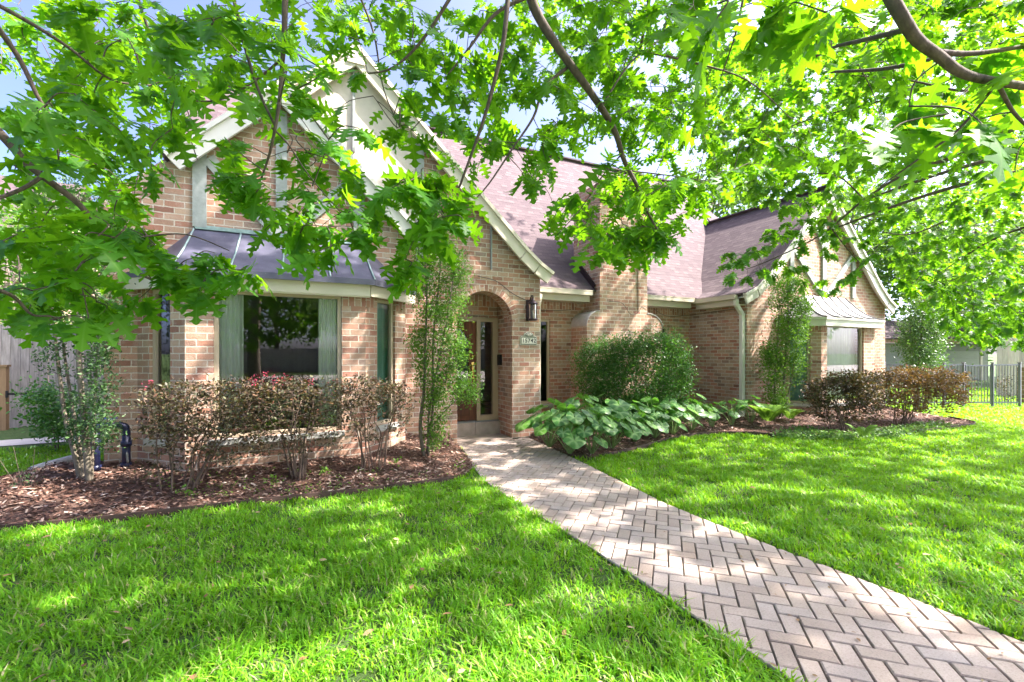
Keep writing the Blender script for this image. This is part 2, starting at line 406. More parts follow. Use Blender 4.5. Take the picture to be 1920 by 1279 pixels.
SMALL = ([(0, 0, 0), (.24, .35, .05), (.2, .72, .04), (0, 1, -.05), (-.2, .72, .04), (-.24, .35, .05), (0, .5, 0)],
         [(0, 1, 6), (1, 2, 3, 6), (3, 4, 5, 6), (5, 0, 6)])
DIAM = ([(0, 0, 0), (.23, .5, .06), (0, 1, -.06), (-.23, .5, .06)], [(0, 1, 2), (0, 2, 3)])
def blob(n, c, r, power=1 / 3):
    v = unit(RNG.normal(size=(n, 3))); return np.asarray(c) + v * (RNG.random((n, 1)) ** power) * np.asarray(r)
def spline(pts, per=5):
    p = [Vector(q) for q in pts]; out = []
    for i in range(len(p) - 1):
        a, b, c, d = p[max(i - 1, 0)], p[i], p[i + 1], p[min(i + 2, len(p) - 1)]
        for k in range(per):
            t = k / per
            out.append(.5 * ((2 * b) + (c - a) * t + (2 * a - 5 * b + 4 * c - d) * t * t + (3 * b - a - 3 * c + d) * t ** 3))
    out.append(p[-1]); return out
def inpoly(X, Y, poly):
    ins = np.zeros(X.shape, bool); n = len(poly)
    for i in range(n):
        x0, y0 = poly[i]; x1, y1 = poly[(i + 1) % n]
        if y0 == y1: continue
        c = ((y0 > Y) != (y1 > Y)) & (X < (x1 - x0) * (Y - y0) / (y1 - y0) + x0); ins ^= c
    return ins

# ================================================================== GROUND
def sheet(name, pts, z, m):
    b = MB(); b.poly([(x, y, z) for x, y in pts]); return tag(b.build(name, m), kind='structure')
def soil_mat(name, stops, scale=12, fine=140):
    m, t, b = mat(name); g = N(t, 'ShaderNodeNewGeometry')
    n = noise(t, scale, g.outputs['Position'], 6, .7); r = ramp(t, stops); L(t, n.outputs[0], r.inputs[0])
    n2 = noise(t, fine, g.outputs['Position'], 4, .8); r2 = ramp(t, [(.3, (.55, .55, .55)), (.7, (1.4, 1.4, 1.4))]); L(t, n2.outputs[0], r2.inputs[0])
    L(t, mixc(t, 1., r.outputs[0], r2.outputs[0], 'MULTIPLY'), b.inputs['Base Color']); b.inputs['Roughness'].default_value = .95
    bump(t, b, n2.outputs[0], .8, .02); return m
M['lawn'] = soil_mat('lawn_thatch', [(.3, (.035, .07, .012)), (.55, (.06, .12, .02)), (.75, (.09, .085, .035))], 6)
M['mulch'] = soil_mat('mulch', [(.3, (.055, .030, .020)), (.55, (.12, .068, .048)), (.75, (.20, .125, .09))], 25)
M['joint'] = soil_mat('joint_sand', [(.3, (.085, .066, .05)), (.55, (.14, .112, .088)), (.75, (.10, .11, .06))], 9)
sheet('ground', [(-600, -600), (600, -600), (600, 600), (-600, 600)], -.03, M['lawn'])
sheet('street', [(-80, -21), (80, -21), (80, -10), (-80, -10)], -.024, M['concrete'])  # unseen street, widened and pale to bounce sunlight onto the facade
sheet('pavement', [(-80, -8.6), (80, -8.6), (80, -7.0), (-80, -7.0)], -.020, M['concrete'])  # unseen pale strip, added with the street for bounced light

XL = [(-4, 2.14), (1.3, 2.12), (3.0, 2.14), (4.4, 2.10), (5.1, 2.12), (5.6, 2.22), (6.1, 2.33), (6.6, 2.45), (7.34, 2.57)]
XR = [(-4, 3.50), (1.3, 3.50), (2.6, 3.45), (3.4, 3.45), (4.4, 3.58), (5.5, 3.73), (6.6, 3.85), (7.34, 3.92)]
def lerp(tab, y):
    for (a, p), (b, q) in zip(tab, tab[1:]):
        if y <= b: return p + (q - p) * max(0, (y - a)) / (b - a)
    return tab[-1][1]
path_poly = [(x, y) for y, x in XL] + [(x, y) for y, x in reversed(XR)]
sheet('path_bedding', path_poly, -.016, M['joint'])
def clip(poly, a, b, c):                       # keep a*x+b*y+c >= 0
    out = []
    for i, p in enumerate(poly):
        q = poly[(i + 1) % len(poly)]; dp = a * p[0] + b * p[1] + c; dq = a * q[0] + b * q[1] + c
        if dp >= 0: out.append(p)
        if (dp < 0) != (dq < 0): k = dp / (dp - dq); out.append((p[0] + (q[0] - p[0]) * k, p[1] + (q[1] - p[1]) * k))
    return out
def paver_mat():
    m, t, b = mat('concrete_paver'); g = N(t, 'ShaderNodeNewGeometry')
    r = ramp(t, [(0, (.30, .245, .205)), (.2, (.36, .30, .255)), (.45, (.39, .325, .28)), (.65, (.345, .30, .27)), (.85, (.41, .335, .275)), (1, (.37, .29, .235))]); L(t, g.outputs['Random Per Island'], r.inputs[0])
    n = noise(t, 90, g.outputs['Position'], 5, .75); r2 = ramp(t, [(.28, (.62, .6, .58)), (.5, (1, 1, 1)), (.8, (1.12, 1.12, 1.12))]); L(t, n.outputs[0], r2.inputs[0])
    n3 = noise(t, 2.3, g.outputs['Position'], 4, .6); r3 = ramp(t, [(.35, (.86, .83, .80)), (.65, (1.06, 1.05, 1.04))]); L(t, n3.outputs[0], r3.inputs[0])
    c = mixc(t, 1., r.outputs[0], r2.outputs[0], 'MULTIPLY'); c = mixc(t, 1., c, r3.outputs[0], 'MULTIPLY')
    L(t, c, b.inputs['Base Color']); b.inputs['Roughness'].default_value = .88; bump(t, b, n.outputs[0], .35, .004); return m
pv = MB(); pw = .101; ca = math.cos(R(45)); sa = math.sin(R(45))
for i in range(-78, 100):
    for j in range(-100, 90):
        k = (i - j) % 4
        if k not in (0, 2): continue
        g = .0042
        if k == 0: q = [(i * pw + g, j * pw + g), ((i + 2) * pw - g, j * pw + g), ((i + 2) * pw - g, (j + 1) * pw - g), (i * pw + g, (j + 1) * pw - g)]
        else: q = [(i * pw + g, (j - 1) * pw + g), ((i + 1) * pw - g, (j - 1) * pw + g), ((i + 1) * pw - g, (j + 1) * pw - g), (i * pw + g, (j + 1) * pw - g)]
        q = [(2.8 + x * ca - y * sa, 2.5 + x * sa + y * ca) for x, y in q]
        cy = sum(p[1] for p in q) / 4
        if cy < -3.5 or cy > 7.3: continue
        for tab, sg in ((XL, 1), (XR, -1)):
            x0 = lerp(tab, cy); sl_ = (lerp(tab, cy + .1) - lerp(tab, cy - .1)) / .2
            q = clip(q, sg, -sg * sl_, -sg * (x0 - sl_ * cy)) if q else q
        q = clip(q, 0, -1, 7.32) if q else q
        if len(q) < 3: continue
        ar = abs(sum(q[a][0] * q[(a + 1) % len(q)][1] - q[(a + 1) % len(q)][0] * q[a][1] for a in range(len(q)))) / 2
        if ar < .0008: continue
        cxm = sum(p[0] for p in q) / len(q); cym = sum(p[1] for p in q) / len(q)
        zt = random.uniform(-.0025, .0025); tx, ty = random.uniform(-.012, .012), random.uniform(-.012, .012); n = len(q); i0 = len(pv.v)
        def ins(p, e):
            dx, dy = cxm - p[0], cym - p[1]; l = math.hypot(dx, dy) or 1; return (p[0] + dx / l * e, p[1] + dy / l * e)
        jt = [(random.uniform(-.002, .002), random.uniform(-.002, .002)) for _ in q]
        pv.v += [(p[0] + a, p[1] + c_, -.016) for p, (a, c_) in zip(q, jt)]
        pv.v += [(p[0] + a, p[1] + c_, zt - .006) for p, (a, c_) in zip(q, jt)]
        for p, (a, c_) in zip(q, jt):
            e = ins(p, .008); pv.v.append((e[0] + a, e[1] + c_, zt + tx * (e[0] - cxm) + ty * (e[1] - cym)))
        pv.face([i0 + 2 * n + a for a in range(n)])
        for a in range(n):
            b2 = (a + 1) % n
            pv.face((i0 + a, i0 + b2, i0 + n + b2, i0 + n + a)); pv.face((i0 + n + a, i0 + n + b2, i0 + 2 * n + b2, i0 + 2 * n + a))
tag(pv.build('path', paver_mat()), kind='structure')

# planting beds: lofted between a front line and a back line, mounded towards the wall
def loft(name, fr, bk, h0, h1, m, rows=14, per=6):
    f = spline([(x, y, 0) for x, y in fr], per); n = len(f)
    bl = [Vector((x, y, 0)) for x, y in bk]; ln = [0]
    for a, c in zip(bl, bl[1:]): ln.append(ln[-1] + (c - a).length)
    def bp(t):
        s = t * ln[-1]
        for i in range(len(ln) - 1):
            if s <= ln[i + 1] + 1e-6: return bl[i].lerp(bl[i + 1], (s - ln[i]) / max(ln[i + 1] - ln[i], 1e-6))
        return bl[-1]
    b = MB(); b.smooth = True
    for r in range(rows + 1):
        t = r / rows
        for i, p in enumerate(f):
            q = p.lerp(bp(i / (n - 1)), t); e = t * t * (3 - 2 * t)
            b.v.append((q.x, q.y, h0 + (h1 - h0) * e + (random.uniform(-.012, .012) if 0 < r else 0)))
    for r in range(rows):
        for i in range(n - 1): b.face((r * n + i, r * n + i + 1, (r + 1) * n + i + 1, (r + 1) * n + i))
    from mathutils.bvhtree import BVHTree
    return tag(b.build(name, m), kind='structure'), [(p.x, p.y) for p in f], BVHTree.FromPolygons([tuple(v) for v in b.v], b.f)
LF = [(-4.6, 6.3), (-3.4, 5.82), (-2.25, 5.51), (-1.49, 5.40), (-.67, 5.36), (.52, 5.27), (1.47, 5.24), (1.95, 5.36), (2.28, 5.86), (2.43, 6.6), (2.55, 7.3)]
LB = [(-4.8, 6.55), (-3.6, 6.5), (-2.9, 6.55), (-2.5, 7.4), (-1.9, 7.1), (0, 7.1), (2.4, 7.36)]
RF = [(3.93, 7.3), (3.82, 6.4), (3.76, 5.9), (3.92, 5.52), (4.4, 5.5), (5.09, 5.67), (6.0, 5.98), (6.82, 6.12), (7.4, 6.0), (7.87, 5.72), (8.34, 5.15), (9.21, 4.7), (10.62, 4.47), (12.53, 4.37), (13.21, 4.37), (13.75, 4.7), (14.6, 6.0)]
RB = [(4.2, 7.4), (4.25, 8.64), (9.4, 8.64), (9.4, 7.0), (14.9, 7.0)]
_, lfront, LBVH = loft('mulch_bed', LF, LB, -.005, .20, M['mulch'])
_, rfront, RBVH = loft('mulch_bed', RF, RB, -.005, .09, M['mulch'])
def edging(line, i0, i1, label):
    b = MB(); seg = line[i0:i1]
    for (a, c) in zip(seg, seg[1:]): b.bar((*a, -.012), (*c, -.012), .010, .10)
    tag(b.build('bed_edging', M['edging']), label, 'garden edging', 'steel edging of the planting beds')
edging(lfront, 0, len(lfront) - 20, 'rusty steel edging strip along the mulch bed below the big copper roofed bay window')
edging(rfront, 22, len(rfront) - 4, 'dark edging strip round the planting bed of the right wing')
LPOLY = lfront + [(2.4, 7.36), (0, 7.1), (-1.9, 7.1), (-2.5, 7.4), (-2.9, 6.55), (-3.6, 6.5), (-4.8, 6.55)]
RPOLY = rfront + [(14.9, 7.0), (9.4, 7.0), (9.4, 8.64), (4.25, 8.64), (4.2, 7.4)]

# lawn grass: broad short blades, finer near the camera
def grass():
    P = []; W = []; H = []
    for d0, d1, den, wd in ((1.2, 2.6, 6200, .0085), (2.6, 4.2, 5000, .0088), (4.2, 6.5, 4000, .0095), (6.5, 10, 2400, .012), (10, 20, 900, .02)):
        half = 1.35; area = half * (d1 * d1 - d0 * d0); n = int(area * den)
        d = np.sqrt(RNG.random(n) * (d1 * d1 - d0 * d0) + d0 * d0); r = (RNG.random(n) * 2 - 1) * half * d
        X = d * SN + r * CS; Y = d * CS - r * SN
        k = ~inpoly(X, Y, [(x + (.02 if x < 2.8 else .035), y) for x, y in path_poly]) & ~inpoly(X, Y, LPOLY) & ~inpoly(X, Y, RPOLY)
        k &= ~((X > -1.98) & (Y > 7.0) & (X < 15.3)) & ~((Y > 10.15) & (X < 0)) & (Y < 12)
        X, Y = X[k], Y[k]
        cl = np.sin(X * 9.1 + np.sin(Y * 6.3) * 2) * np.sin(Y * 8.3 + np.sin(X * 5.1) * 2)       # tufts and thin spots
        big = np.sin(X * 1.7 + 1.3) * np.sin(Y * 2.1 + X * .8)
        k = RNG.random(len(X)) < .74 + .34 * cl + .10 * big
        X, Y, cl = X[k], Y[k], cl[k]
        P.append(np.stack([X, Y, np.full(len(X), -.03)], 1)); W.append(wd * RNG.uniform(.7, 1.3, len(X)))
        H.append(RNG.uniform(.035, .08, len(X)) * (1 + .4 * cl))
    P = np.concatenate(P); W = np.concatenate(W); H = np.concatenate(H); n = len(P)
    az = RNG.random(n) * 6.283; lean = RNG.uniform(.2, 1.5, n)
    dr = np.stack([np.cos(az), np.sin(az), np.zeros(n)], 1); sd = np.stack([-np.sin(az), np.cos(az), np.zeros(n)], 1); up = np.array([0, 0, 1.])
    def pt(t, wk, s):
        return P + dr * (H * lean * t ** 1.7)[:, None] + up * (H * (t - .25 * lean * t * t))[:, None] + sd * (s * W * wk / 2)[:, None]
    V = np.stack([pt(0, .8, -1), pt(0, .8, 1), pt(.55, 1, 1), pt(.55, 1, -1), pt(1, .25, 0)], 1).reshape(-1, 3)
    fl = (np.array([0, 1, 2, 3, 3, 2, 4])[None] + (np.arange(n) * 5)[:, None]).ravel(); cn = np.tile([4, 3], n)
    gm = leaf_mat('lawn_grass', [(0, (.06, .19, .012)), (.25, (.10, .30, .014)), (.5, (.15, .40, .016)), (.74, (.21, .46, .02)), (.85, (.24, .40, .05)), (.91, (.29, .34, .10)), (.95, (.35, .29, .14)), (1, (.47, .41, .27))], (.38, .70, .012), .42, .45, .25)
    tag(npmesh('lawn_grass', V, fl, cn, gm), kind='stuff', label='bright green broad bladed lawn on both sides of the path', cat='grass')
grass()

# bark chips and fallen leaves on the beds
def chips(name, poly, n, hfun, label, pale=.25):
    xs = [p[0] for p in poly]; ys = [p[1] for p in poly]
    X = RNG.uniform(min(xs), max(xs), n * 3); Y = RNG.uniform(min(ys), max(ys), n * 3); k = inpoly(X, Y, poly); X, Y = X[k][:n], Y[k][:n]; n = len(X)
    P = np.stack([X, Y, hfun(X, Y) + RNG.uniform(.004, .022, n)], 1)
    az = RNG.random(n) * 6.283; D = np.stack([np.cos(az), np.sin(az), RNG.normal(0, .22, n)], 1); Nn = np.stack([RNG.normal(0, .3, n), RNG.normal(0, .3, n), np.ones(n)], 1)
    t = ([(-.15, 0, 0), (.13, .05, .02), (.16, .6, .05), (.10, 1, 0), (-.12, .95, .02), (-.17, .4, .04)], [(0, 1, 2, 3, 4, 5)])
    cm = leaf_mat(name + '_mat', [(0, (.06, .032, .022)), (.3, (.13, .07, .05)), (.6, (.20, .11, .08)), (1 - pale, (.30, .18, .13)), (1 - pale * .45, (.40, .29, .22)), (1, (.52, .43, .36))], (.2, .1, .05), .05, .85, .15)
    tag(leaves(name, t, P, D, Nn, RNG.uniform(.018, .07, n), cm), kind='stuff', label=label, cat='mulch')
def on(bvh, X, Y):
    out = []
    for x, y in zip(X, Y): h = bvh.ray_cast(Vector((x, y, 2)), Vector((0, 0, -1)))[0]; out.append(h.z if h else -.01)
    return np.array(out)
def hl(X, Y): return on(LBVH, X, Y)
def hr(X, Y): return on(RBVH, X, Y)
chips('mulch_chips', LPOLY, 15000, hl, 'brown bark chips and dry leaves under the purple shrubs by the bay window')
chips('mulch_chips', RPOLY, 16000, hr, 'brown bark chips and leaf litter in the right hand planting bed', .3)
# ================================================================== THE HOUSE
house = thing('brick_house', (4, 7.35, 0), 'long one storey brick house with steep gables, brown shingles and copper roofed bay window', 'house')
def panel(b, O, U, u0, u1, z0, z1, holes=(), rev=.09):
    """upright wall panel with rectangular openings and their reveals; outside is U x Z"""
    O = Vector((O[0], O[1], 0)); U = Vector((U[0], U[1], 0)).normalized(); out = Vector((U.y, -U.x, 0))
    us = sorted({u0, u1, *[h[0] for h in holes], *[h[1] for h in holes]}); zs = sorted({z0, z1, *[h[2] for h in holes], *[h[3] for h in holes]})
    def p(u, z, dd=0): q = O + U * u - out * dd; return (q.x, q.y, z)
    for a, c in zip(us, us[1:]):
        for e, f in zip(zs, zs[1:]):
            um, zm = (a + c) / 2, (e + f) / 2
            if any(h[0] < um < h[1] and h[2] < zm < h[3] for h in holes): continue
            b.poly([p(a, e), p(c, e), p(c, f), p(a, f)])
    for h in holes:
        a, c, e, f = h
        b.poly([p(a, e), p(a, f), p(a, f, rev), p(a, e, rev)]); b.poly([p(c, e), p(c, e, rev), p(c, f, rev), p(c, f)])
        b.poly([p(a, f), p(c, f), p(c, f, rev), p(a, f, rev)]); b.poly([p(a, e), p(a, e, rev), p(c, e, rev), p(c, e)])
def window(O, U, u0, u1, z0, z1, inset=.07, fw=.05, sill=True, lab=None, gm='glass'):
    O = Vector((O[0], O[1], 0)); U = Vector((U[0], U[1], 0)).normalized(); out = Vector((U.y, -U.x, 0)); X = Matrix(((U.x, -out.x, 0, O.x), (U.y, -out.y, 0, O.y), (0, 0, 1, 0), (0, 0, 0, 1)))
    b = MB(); y0, y1 = inset - .035, inset + .03
    g = .003
    b.box((u0 + g, y0, z0 + g), (u0 + fw, y1, z1 - g), X); b.box((u1 - fw, y0, z0 + g), (u1 - g, y1, z1 - g), X)
    b.box((u0 + fw, y0, z1 - fw), (u1 - fw, y1, z1 - g), X); b.box((u0 + fw, y0, z0 + g), (u1 - fw, y1, z0 + fw), X)
    wn = b.build('window', M['window_frame'], house)
    if lab: wn['label'] = lab
    b = MB(); b.poly([X @ Vector(p) for p in ((u0 + fw, inset, z0 + fw), (u1 - fw, inset, z0 + fw), (u1 - fw, inset, z1 - fw), (u0 + fw, inset, z1 - fw))])
    pn = b.build('pane', M[gm]); pn.parent = wn
    if sill:
        b = MB(); b.box((u0 - .03, -.05, z0 - .075), (u1 + .03, inset - .04, z0 - .002), X); s_ = b.build('sill', M['sill']); s_.parent = wn
    return wn
def part(b, name, m): return b.build(name, m, house)

YL, YP, YM, YR = 7.05, 7.35, 8.61, 6.95
# --- left gable wall (behind the bay) and its return
b = MB()
panel(b, (0, YL), (1, 0), -1.98, 1.62, 0, 3.3, [(-1.5, 1.5, .25, 2.55)])
b.poly([(-1.98, YL, 3.3), (1.62, YL, 3.3), (1.62, YL, 3.56), (-.08, YL, 5.18), (-1.98, YL, 3.42)])
b.poly([(1.62, YL, 0), (1.62, YP, 0), (1.62, YP, 3.56), (1.62, YL, 3.56)])
b.poly([(-1.98, YL, 0), (-1.98, YL, 3.42), (-1.98, 15.8, 3.42), (-1.98, 15.8, 0)])
part(b, 'wall', M['brick'])
# --- porch gable wall with round arch
AX0, AX1, SPR = 2.58, 3.62, 2.09
ac, ar = (AX0 + AX1) / 2, (AX1 - AX0) / 2
def rk(x, c=.92, z=6.18, s=.957): return z - s * abs(x - c)
b = MB()
arch = [(ac - ar * math.cos(math.pi * k / 24), SPR + ar * math.sin(math.pi * k / 24)) for k in range(25)]
b.poly([(1.62, YP, 0), (AX0, YP, 0), (AX0, YP, 2.9), (1.62, YP, 2.9)]); b.poly([(AX1, YP, 0), (4.2, YP, 0), (4.2, YP, 2.9), (AX1, YP, 2.9)])
for (x0, z0), (x1, z1) in zip(arch, arch[1:]):
    b.poly([(x0, YP, z0), (x1, YP, z1), (x1, YP, 2.9), (x0, YP, 2.9)])
    b.poly([(x0, YP, z0), (x0, YP + .32, z0), (x1, YP + .32, z1), (x1, YP, z1)])
b.poly([(AX0, YP, 0), (AX0, YP + .32, 0), (AX0, YP + .32, SPR), (AX0, YP, SPR)]); b.poly([(AX1, YP, 0), (AX1, YP, SPR), (AX1, YP + .32, SPR), (AX1, YP + .32, 0)])
b.poly([(-1.98, YP, 2.9), (4.2, YP, 2.9), (4.2, YP, rk(4.2) - .05), (.92, YP, 6.13), (-1.98, YP, rk(-1.98) - .05)])
b.poly([(4.2, YP, 0), (4.2, YM, 0), (4.2, YM, 3), (4.2, YP, 3)])
part(b, 'wall', M['brick'])
# porch recess: side walls, back wall, ceiling
b = MB(); yb = 8.0; yi = YP + .32
b.poly([(2.1, yi, 0), (2.1, yb, 0), (2.1, yb, 2.75), (2.1, yi, 2.75)]); b.poly([(3.622, yi, 0), (3.622, yi, 2.75), (3.622, yb, 2.75), (3.622, yb, 0)])
b.poly([(2.1, yb, 2.2), (3.622, yb, 2.2), (3.622, yb, 2.75), (2.1, yb, 2.75)])
b.poly([(2.1, yi, 2.75), (2.1, yb, 2.75), (3.622, yb, 2.75), (3.622, yi, 2.75)])
b.poly([(2.1, yi, 0), (2.1, yi, 2.75), (2.58, yi, 2.75), (2.58, yi, 0)])
for x0, x1, z0 in ((2.1, 3.622, 2.63),): b.poly([(x0, yi + .001, z0), (x0, yi + .001, 2.75), (x1, yi + .001, 2.75), (x1, yi + .001, z0)])
part(b, 'porch_wall', M['brick_red'])
# arch ring of brick on edge
b = MB(); r0, r1 = ar + .002, ar + .115
for k in range(36):
    a0, a1 = math.pi * k / 36, math.pi * (k + 1) / 36
    P_ = lambda r, a, y: (ac - r * math.cos(a), y, SPR + r * math.sin(a))
    yo = YP - .012; s0, s1 = a0 * (ar + .06), a1 * (ar + .06)
    b.poly([P_(r0, a0, yo), P_(r0, a1, yo), P_(r1, a1, yo), P_(r1, a0, yo)], uv=[(.01, s0), (.01, s1), (.2, s1), (.2, s0)])
    b.poly([P_(r1, a0, yo), P_(r1, a1, yo), P_(r1, a1, YP), P_(r1, a0, YP)], uv=[(.0, s0), (.0, s1), (.02, s1), (.02, s0)])
    b.poly([P_(r0 - .006, a0, yo), P_(r0 - .006, a0, YP + .1), P_(r0 - .006, a1, YP + .1), P_(r0 - .006, a1, yo)], uv=[(0, s0), (.11, s0), (.11, s1), (0, s1)])
for sx in (0, 1):   # soldier edge down the jambs
    x0 = AX1 - .001 if sx else AX0 - .001
part(b, 'arch_ring', M['brick'])
# soldier course over the porch door
b = MB(); yo = yb - .012
b.poly([(2.1, yo, 2.42), (3.62, yo, 2.42), (3.62, yo, 2.63), (2.1, yo, 2.63)], uv=[(.01, 0), (.01, 1.52), (.21, 1.52), (.21, 0)])
b.poly([(2.1, yo, 2.42), (2.1, yb, 2.42), (3.62, yb, 2.42), (3.62, yo, 2.42)])
part(b, 'soldier_course', M['brick_red'])
# porch floor and tiled step
b = MB(); b.box((2.1, 7.33, -.02), (3.62, yb, .004)); tag(b.build('porch_floor', M['tile']), kind='structure')
b = MB(); n_ = 3
for k in range(3): b.box((2.1 + k * .507 + .004, 7.86, .004), (2.1 + (k + 1) * .507 - .004, 7.995, .24))
part(b, 'door_step', M['tile'])
# --- door, sidelight, frame
b = MB()
for x0, x1, z0, z1 in ((2.12, 2.2, .25, 2.2), (3.17, 3.245, .25, 2.2), (3.50, 3.61, .25, 2.2), (2.2, 3.17, 2.12, 2.2), (3.245, 3.5, 2.12, 2.2), (3.245, 3.5, .25, .36)):
    b.box((x0, 7.93, z0), (x1, 8.03, z1))
dfr = part(b, 'door_frame', plain('door_frame_paint', (.34, .255, .16), .5, var=.06, scale=4))
b = MB(); b.poly([(3.245, 7.985, .36), (3.5, 7.985, .36), (3.5, 7.985, 2.12), (3.245, 7.985, 2.12)]); q = b.build('sidelight_pane', M['glass']); q.parent = dfr
b = MB()
b.box((2.2, 7.975, .27), (3.17, 8.02, .9)); b.box((2.2, 7.975, .9), (2.34, 8.02, 2.12)); b.box((3.03, 7.975, .9), (3.17, 8.02, 2.12))
for k in range(12):    # arched top of the door light
    a0, a1 = math.pi * k / 12, math.pi * (k + 1) / 12; c_ = 2.685; rr = .345
    x0, z0, x1, z1 = c_ - rr * math.cos(a0), 1.68 + rr * math.sin(a0), c_ - rr * math.cos(a1), 1.68 + rr * math.sin(a1)
    b.poly([(x0, 7.975, z0), (x1, 7.975, z1), (x1, 7.975, 2.12), (x0, 7.975, 2.12)]); b.poly([(x0, 7.975, z0), (x0, 8.02, z0), (x1, 8.02, z1), (x1, 7.975, z1)])
b.box((2.32, 7.965, .36), (2.62, 7.978, .82)); b.box((2.74, 7.965, .36), (3.04, 7.978, .82))
door = part(b, 'door', M['door_wood'])
b = MB(); b.poly([(2.34, 8.0, .9), (3.03, 8.0, .9), (3.03, 8.0, 2.1), (2.34, 8.0, 2.1)]); q = b.build('door_pane', M['glass']); q.parent = door
b = MB(); b.box((3.075, 7.955, 1.05), (3.125, 7.976, 1.36)); b.tube(spline([(3.10, 7.955, 1.30), (3.10, 7.91, 1.29), (3.10, 7.90, 1.2), (3.10, 7.92, 1.1), (3.10, 7.955, 1.08)]), .011); b.tube([(3.10, 7.976, 1.47), (3.10, 7.945, 1.47)], .03, 12)
q = b.build('handle', M['brass']); q.parent = door
b = MB(); b.box((2.12, 7.9, .24), (3.61, 8.03, .262)); part(b, 'threshold', M['zinc'])
# --- middle wall with the tall narrow window and the small high one
b = MB(); panel(b, (0, YM), (1, 0), 4.2, 9.4, 0, 2.95, [(4.72, 5.18, .42, 2.27), (8.2, 8.68, .7, 2.2)]); part(b, 'wall', M['brick_red'])
b = MB(); b.poly([(4.2, YM - .01, 2.5), (5.85, YM - .01, 2.5), (5.85, YM - .01, 2.68), (4.2, YM - .01, 2.68)], uv=[(.01, 0), (.01, 1.65), (.21, 1.65), (.21, 0)])
part(b, 'soldier_course', M['brick']); b = MB()
b.poly([(7.9, YM - .01, 2.5), (9.4, YM - .01, 2.5), (9.4, YM - .01, 2.68), (7.9, YM - .01, 2.68)], uv=[(.01, 0), (.01, 1.5), (.21, 1.5), (.21, 0)])
part(b, 'soldier_course', M['brick'])
window((0, YM, 0), (1, 0), 4.72, 5.18, .42, 2.27, gm='glass_plain'); curtain_later = ((4.75, YM + .2), (5.0, YM + .2)); window((0, YM, 0), (1, 0), 8.2, 8.68, .7, 2.2)
# --- right wing: side wall and front gable wall
b = MB(); panel(b, (9.4, 0), (0, -1), -YM, -YR, 0, 2.95); part(b, 'wall', M['brick_red'])
b = MB(); panel(b, (0, YR), (1, 0), 9.4, 15.3, 0, 2.9, [(10.75, 13.95, .2, 2.34)])
b.poly([(9.4, YR, 2.9), (15.3, YR, 2.9), (15.3, YR, 2.92), (14.7, YR, 3.3), (12.33, YR, 5.6), (9.98, YR, 3.3), (9.4, YR, 2.92)])
panel(b, (15.3, 0), (0, 1), YR, 15.8, 0, 2.9)
b.poly([(-1.98, 15.8, 0), (-1.98, 15.8, 3.4), (15.3, 15.8, 3.4), (15.3, 15.8, 0)])
part(b, 'wall', M['brick'])

# --- bay windows
def bay(A, B, C, D, z0, z1, wl, wf, wr, zs, zh, room):
    A, B, C, D = (Vector((*p, 0)) for p in (A, B, C, D)); b = MB()
    for p, q, wn in ((A, B, wl), (B, C, wf), (C, D, wr)):
        U = (q - p).xy.normalized(); ln = (q - p).length; h = [(wn[0] * ln, wn[1] * ln, zs, zh)]
        panel(b, p, U, 0, ln, z0, z1, h)
        window(p, U, *h[0])
        for e, f in ((0, wn[0]), (wn[1], 1)):       # soldier bricks beside the window heads
            if f - e < .05: continue
            u0, u1 = e * ln + .004, f * ln - .004; out = Vector((U.y, -U.x, 0)) * .008; P0 = p + Vector((*U, 0)) * u0 + out; P1 = p + Vector((*U, 0)) * u1 + out
            b.poly([(P0.x, P0.y, zh - .14), (P1.x, P1.y, zh - .14), (P1.x, P1.y, zh + .06), (P0.x, P0.y, zh + .06)], uv=[(.01, 0), (.01, u1 - u0), (.21, u1 - u0), (.21, 0)])
    part(b, 'bay_wall', M['brick'])
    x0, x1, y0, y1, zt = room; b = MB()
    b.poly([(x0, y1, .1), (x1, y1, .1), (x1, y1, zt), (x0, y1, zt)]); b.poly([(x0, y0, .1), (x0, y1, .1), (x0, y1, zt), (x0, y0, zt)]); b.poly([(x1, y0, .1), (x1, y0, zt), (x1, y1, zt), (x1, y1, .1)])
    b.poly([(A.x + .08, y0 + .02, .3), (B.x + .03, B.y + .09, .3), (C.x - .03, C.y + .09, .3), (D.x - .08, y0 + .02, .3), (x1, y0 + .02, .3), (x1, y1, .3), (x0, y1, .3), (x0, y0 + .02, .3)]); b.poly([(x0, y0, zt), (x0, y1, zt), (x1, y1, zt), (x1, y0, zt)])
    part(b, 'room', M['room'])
bay((-1.66, 7.05), (-1.08, 6.45), (.95, 6.45), (1.63, 7.05), 0, 2.36, (.26, .70), (.138, .85), (.26, .72), .50, 2.30, (-1.95, 1.6, 7.08, 10, 2.7))
bay((10.58, 6.95), (11.19, 6.35), (13.48, 6.35), (14.09, 6.95), 0, 2.3, (.2, .74), (.1, .78), (.2, .8), .34, 2.2, (9.6, 15.1, 7.0, 10.5, 2.7))
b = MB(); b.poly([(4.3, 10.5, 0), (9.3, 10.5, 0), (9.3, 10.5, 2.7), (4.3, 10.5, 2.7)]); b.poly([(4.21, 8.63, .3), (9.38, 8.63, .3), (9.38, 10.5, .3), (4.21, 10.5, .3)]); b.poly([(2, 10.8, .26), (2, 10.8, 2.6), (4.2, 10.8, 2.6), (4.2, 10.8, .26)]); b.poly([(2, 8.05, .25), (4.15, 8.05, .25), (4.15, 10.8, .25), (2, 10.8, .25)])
part(b, 'room', M['room'])
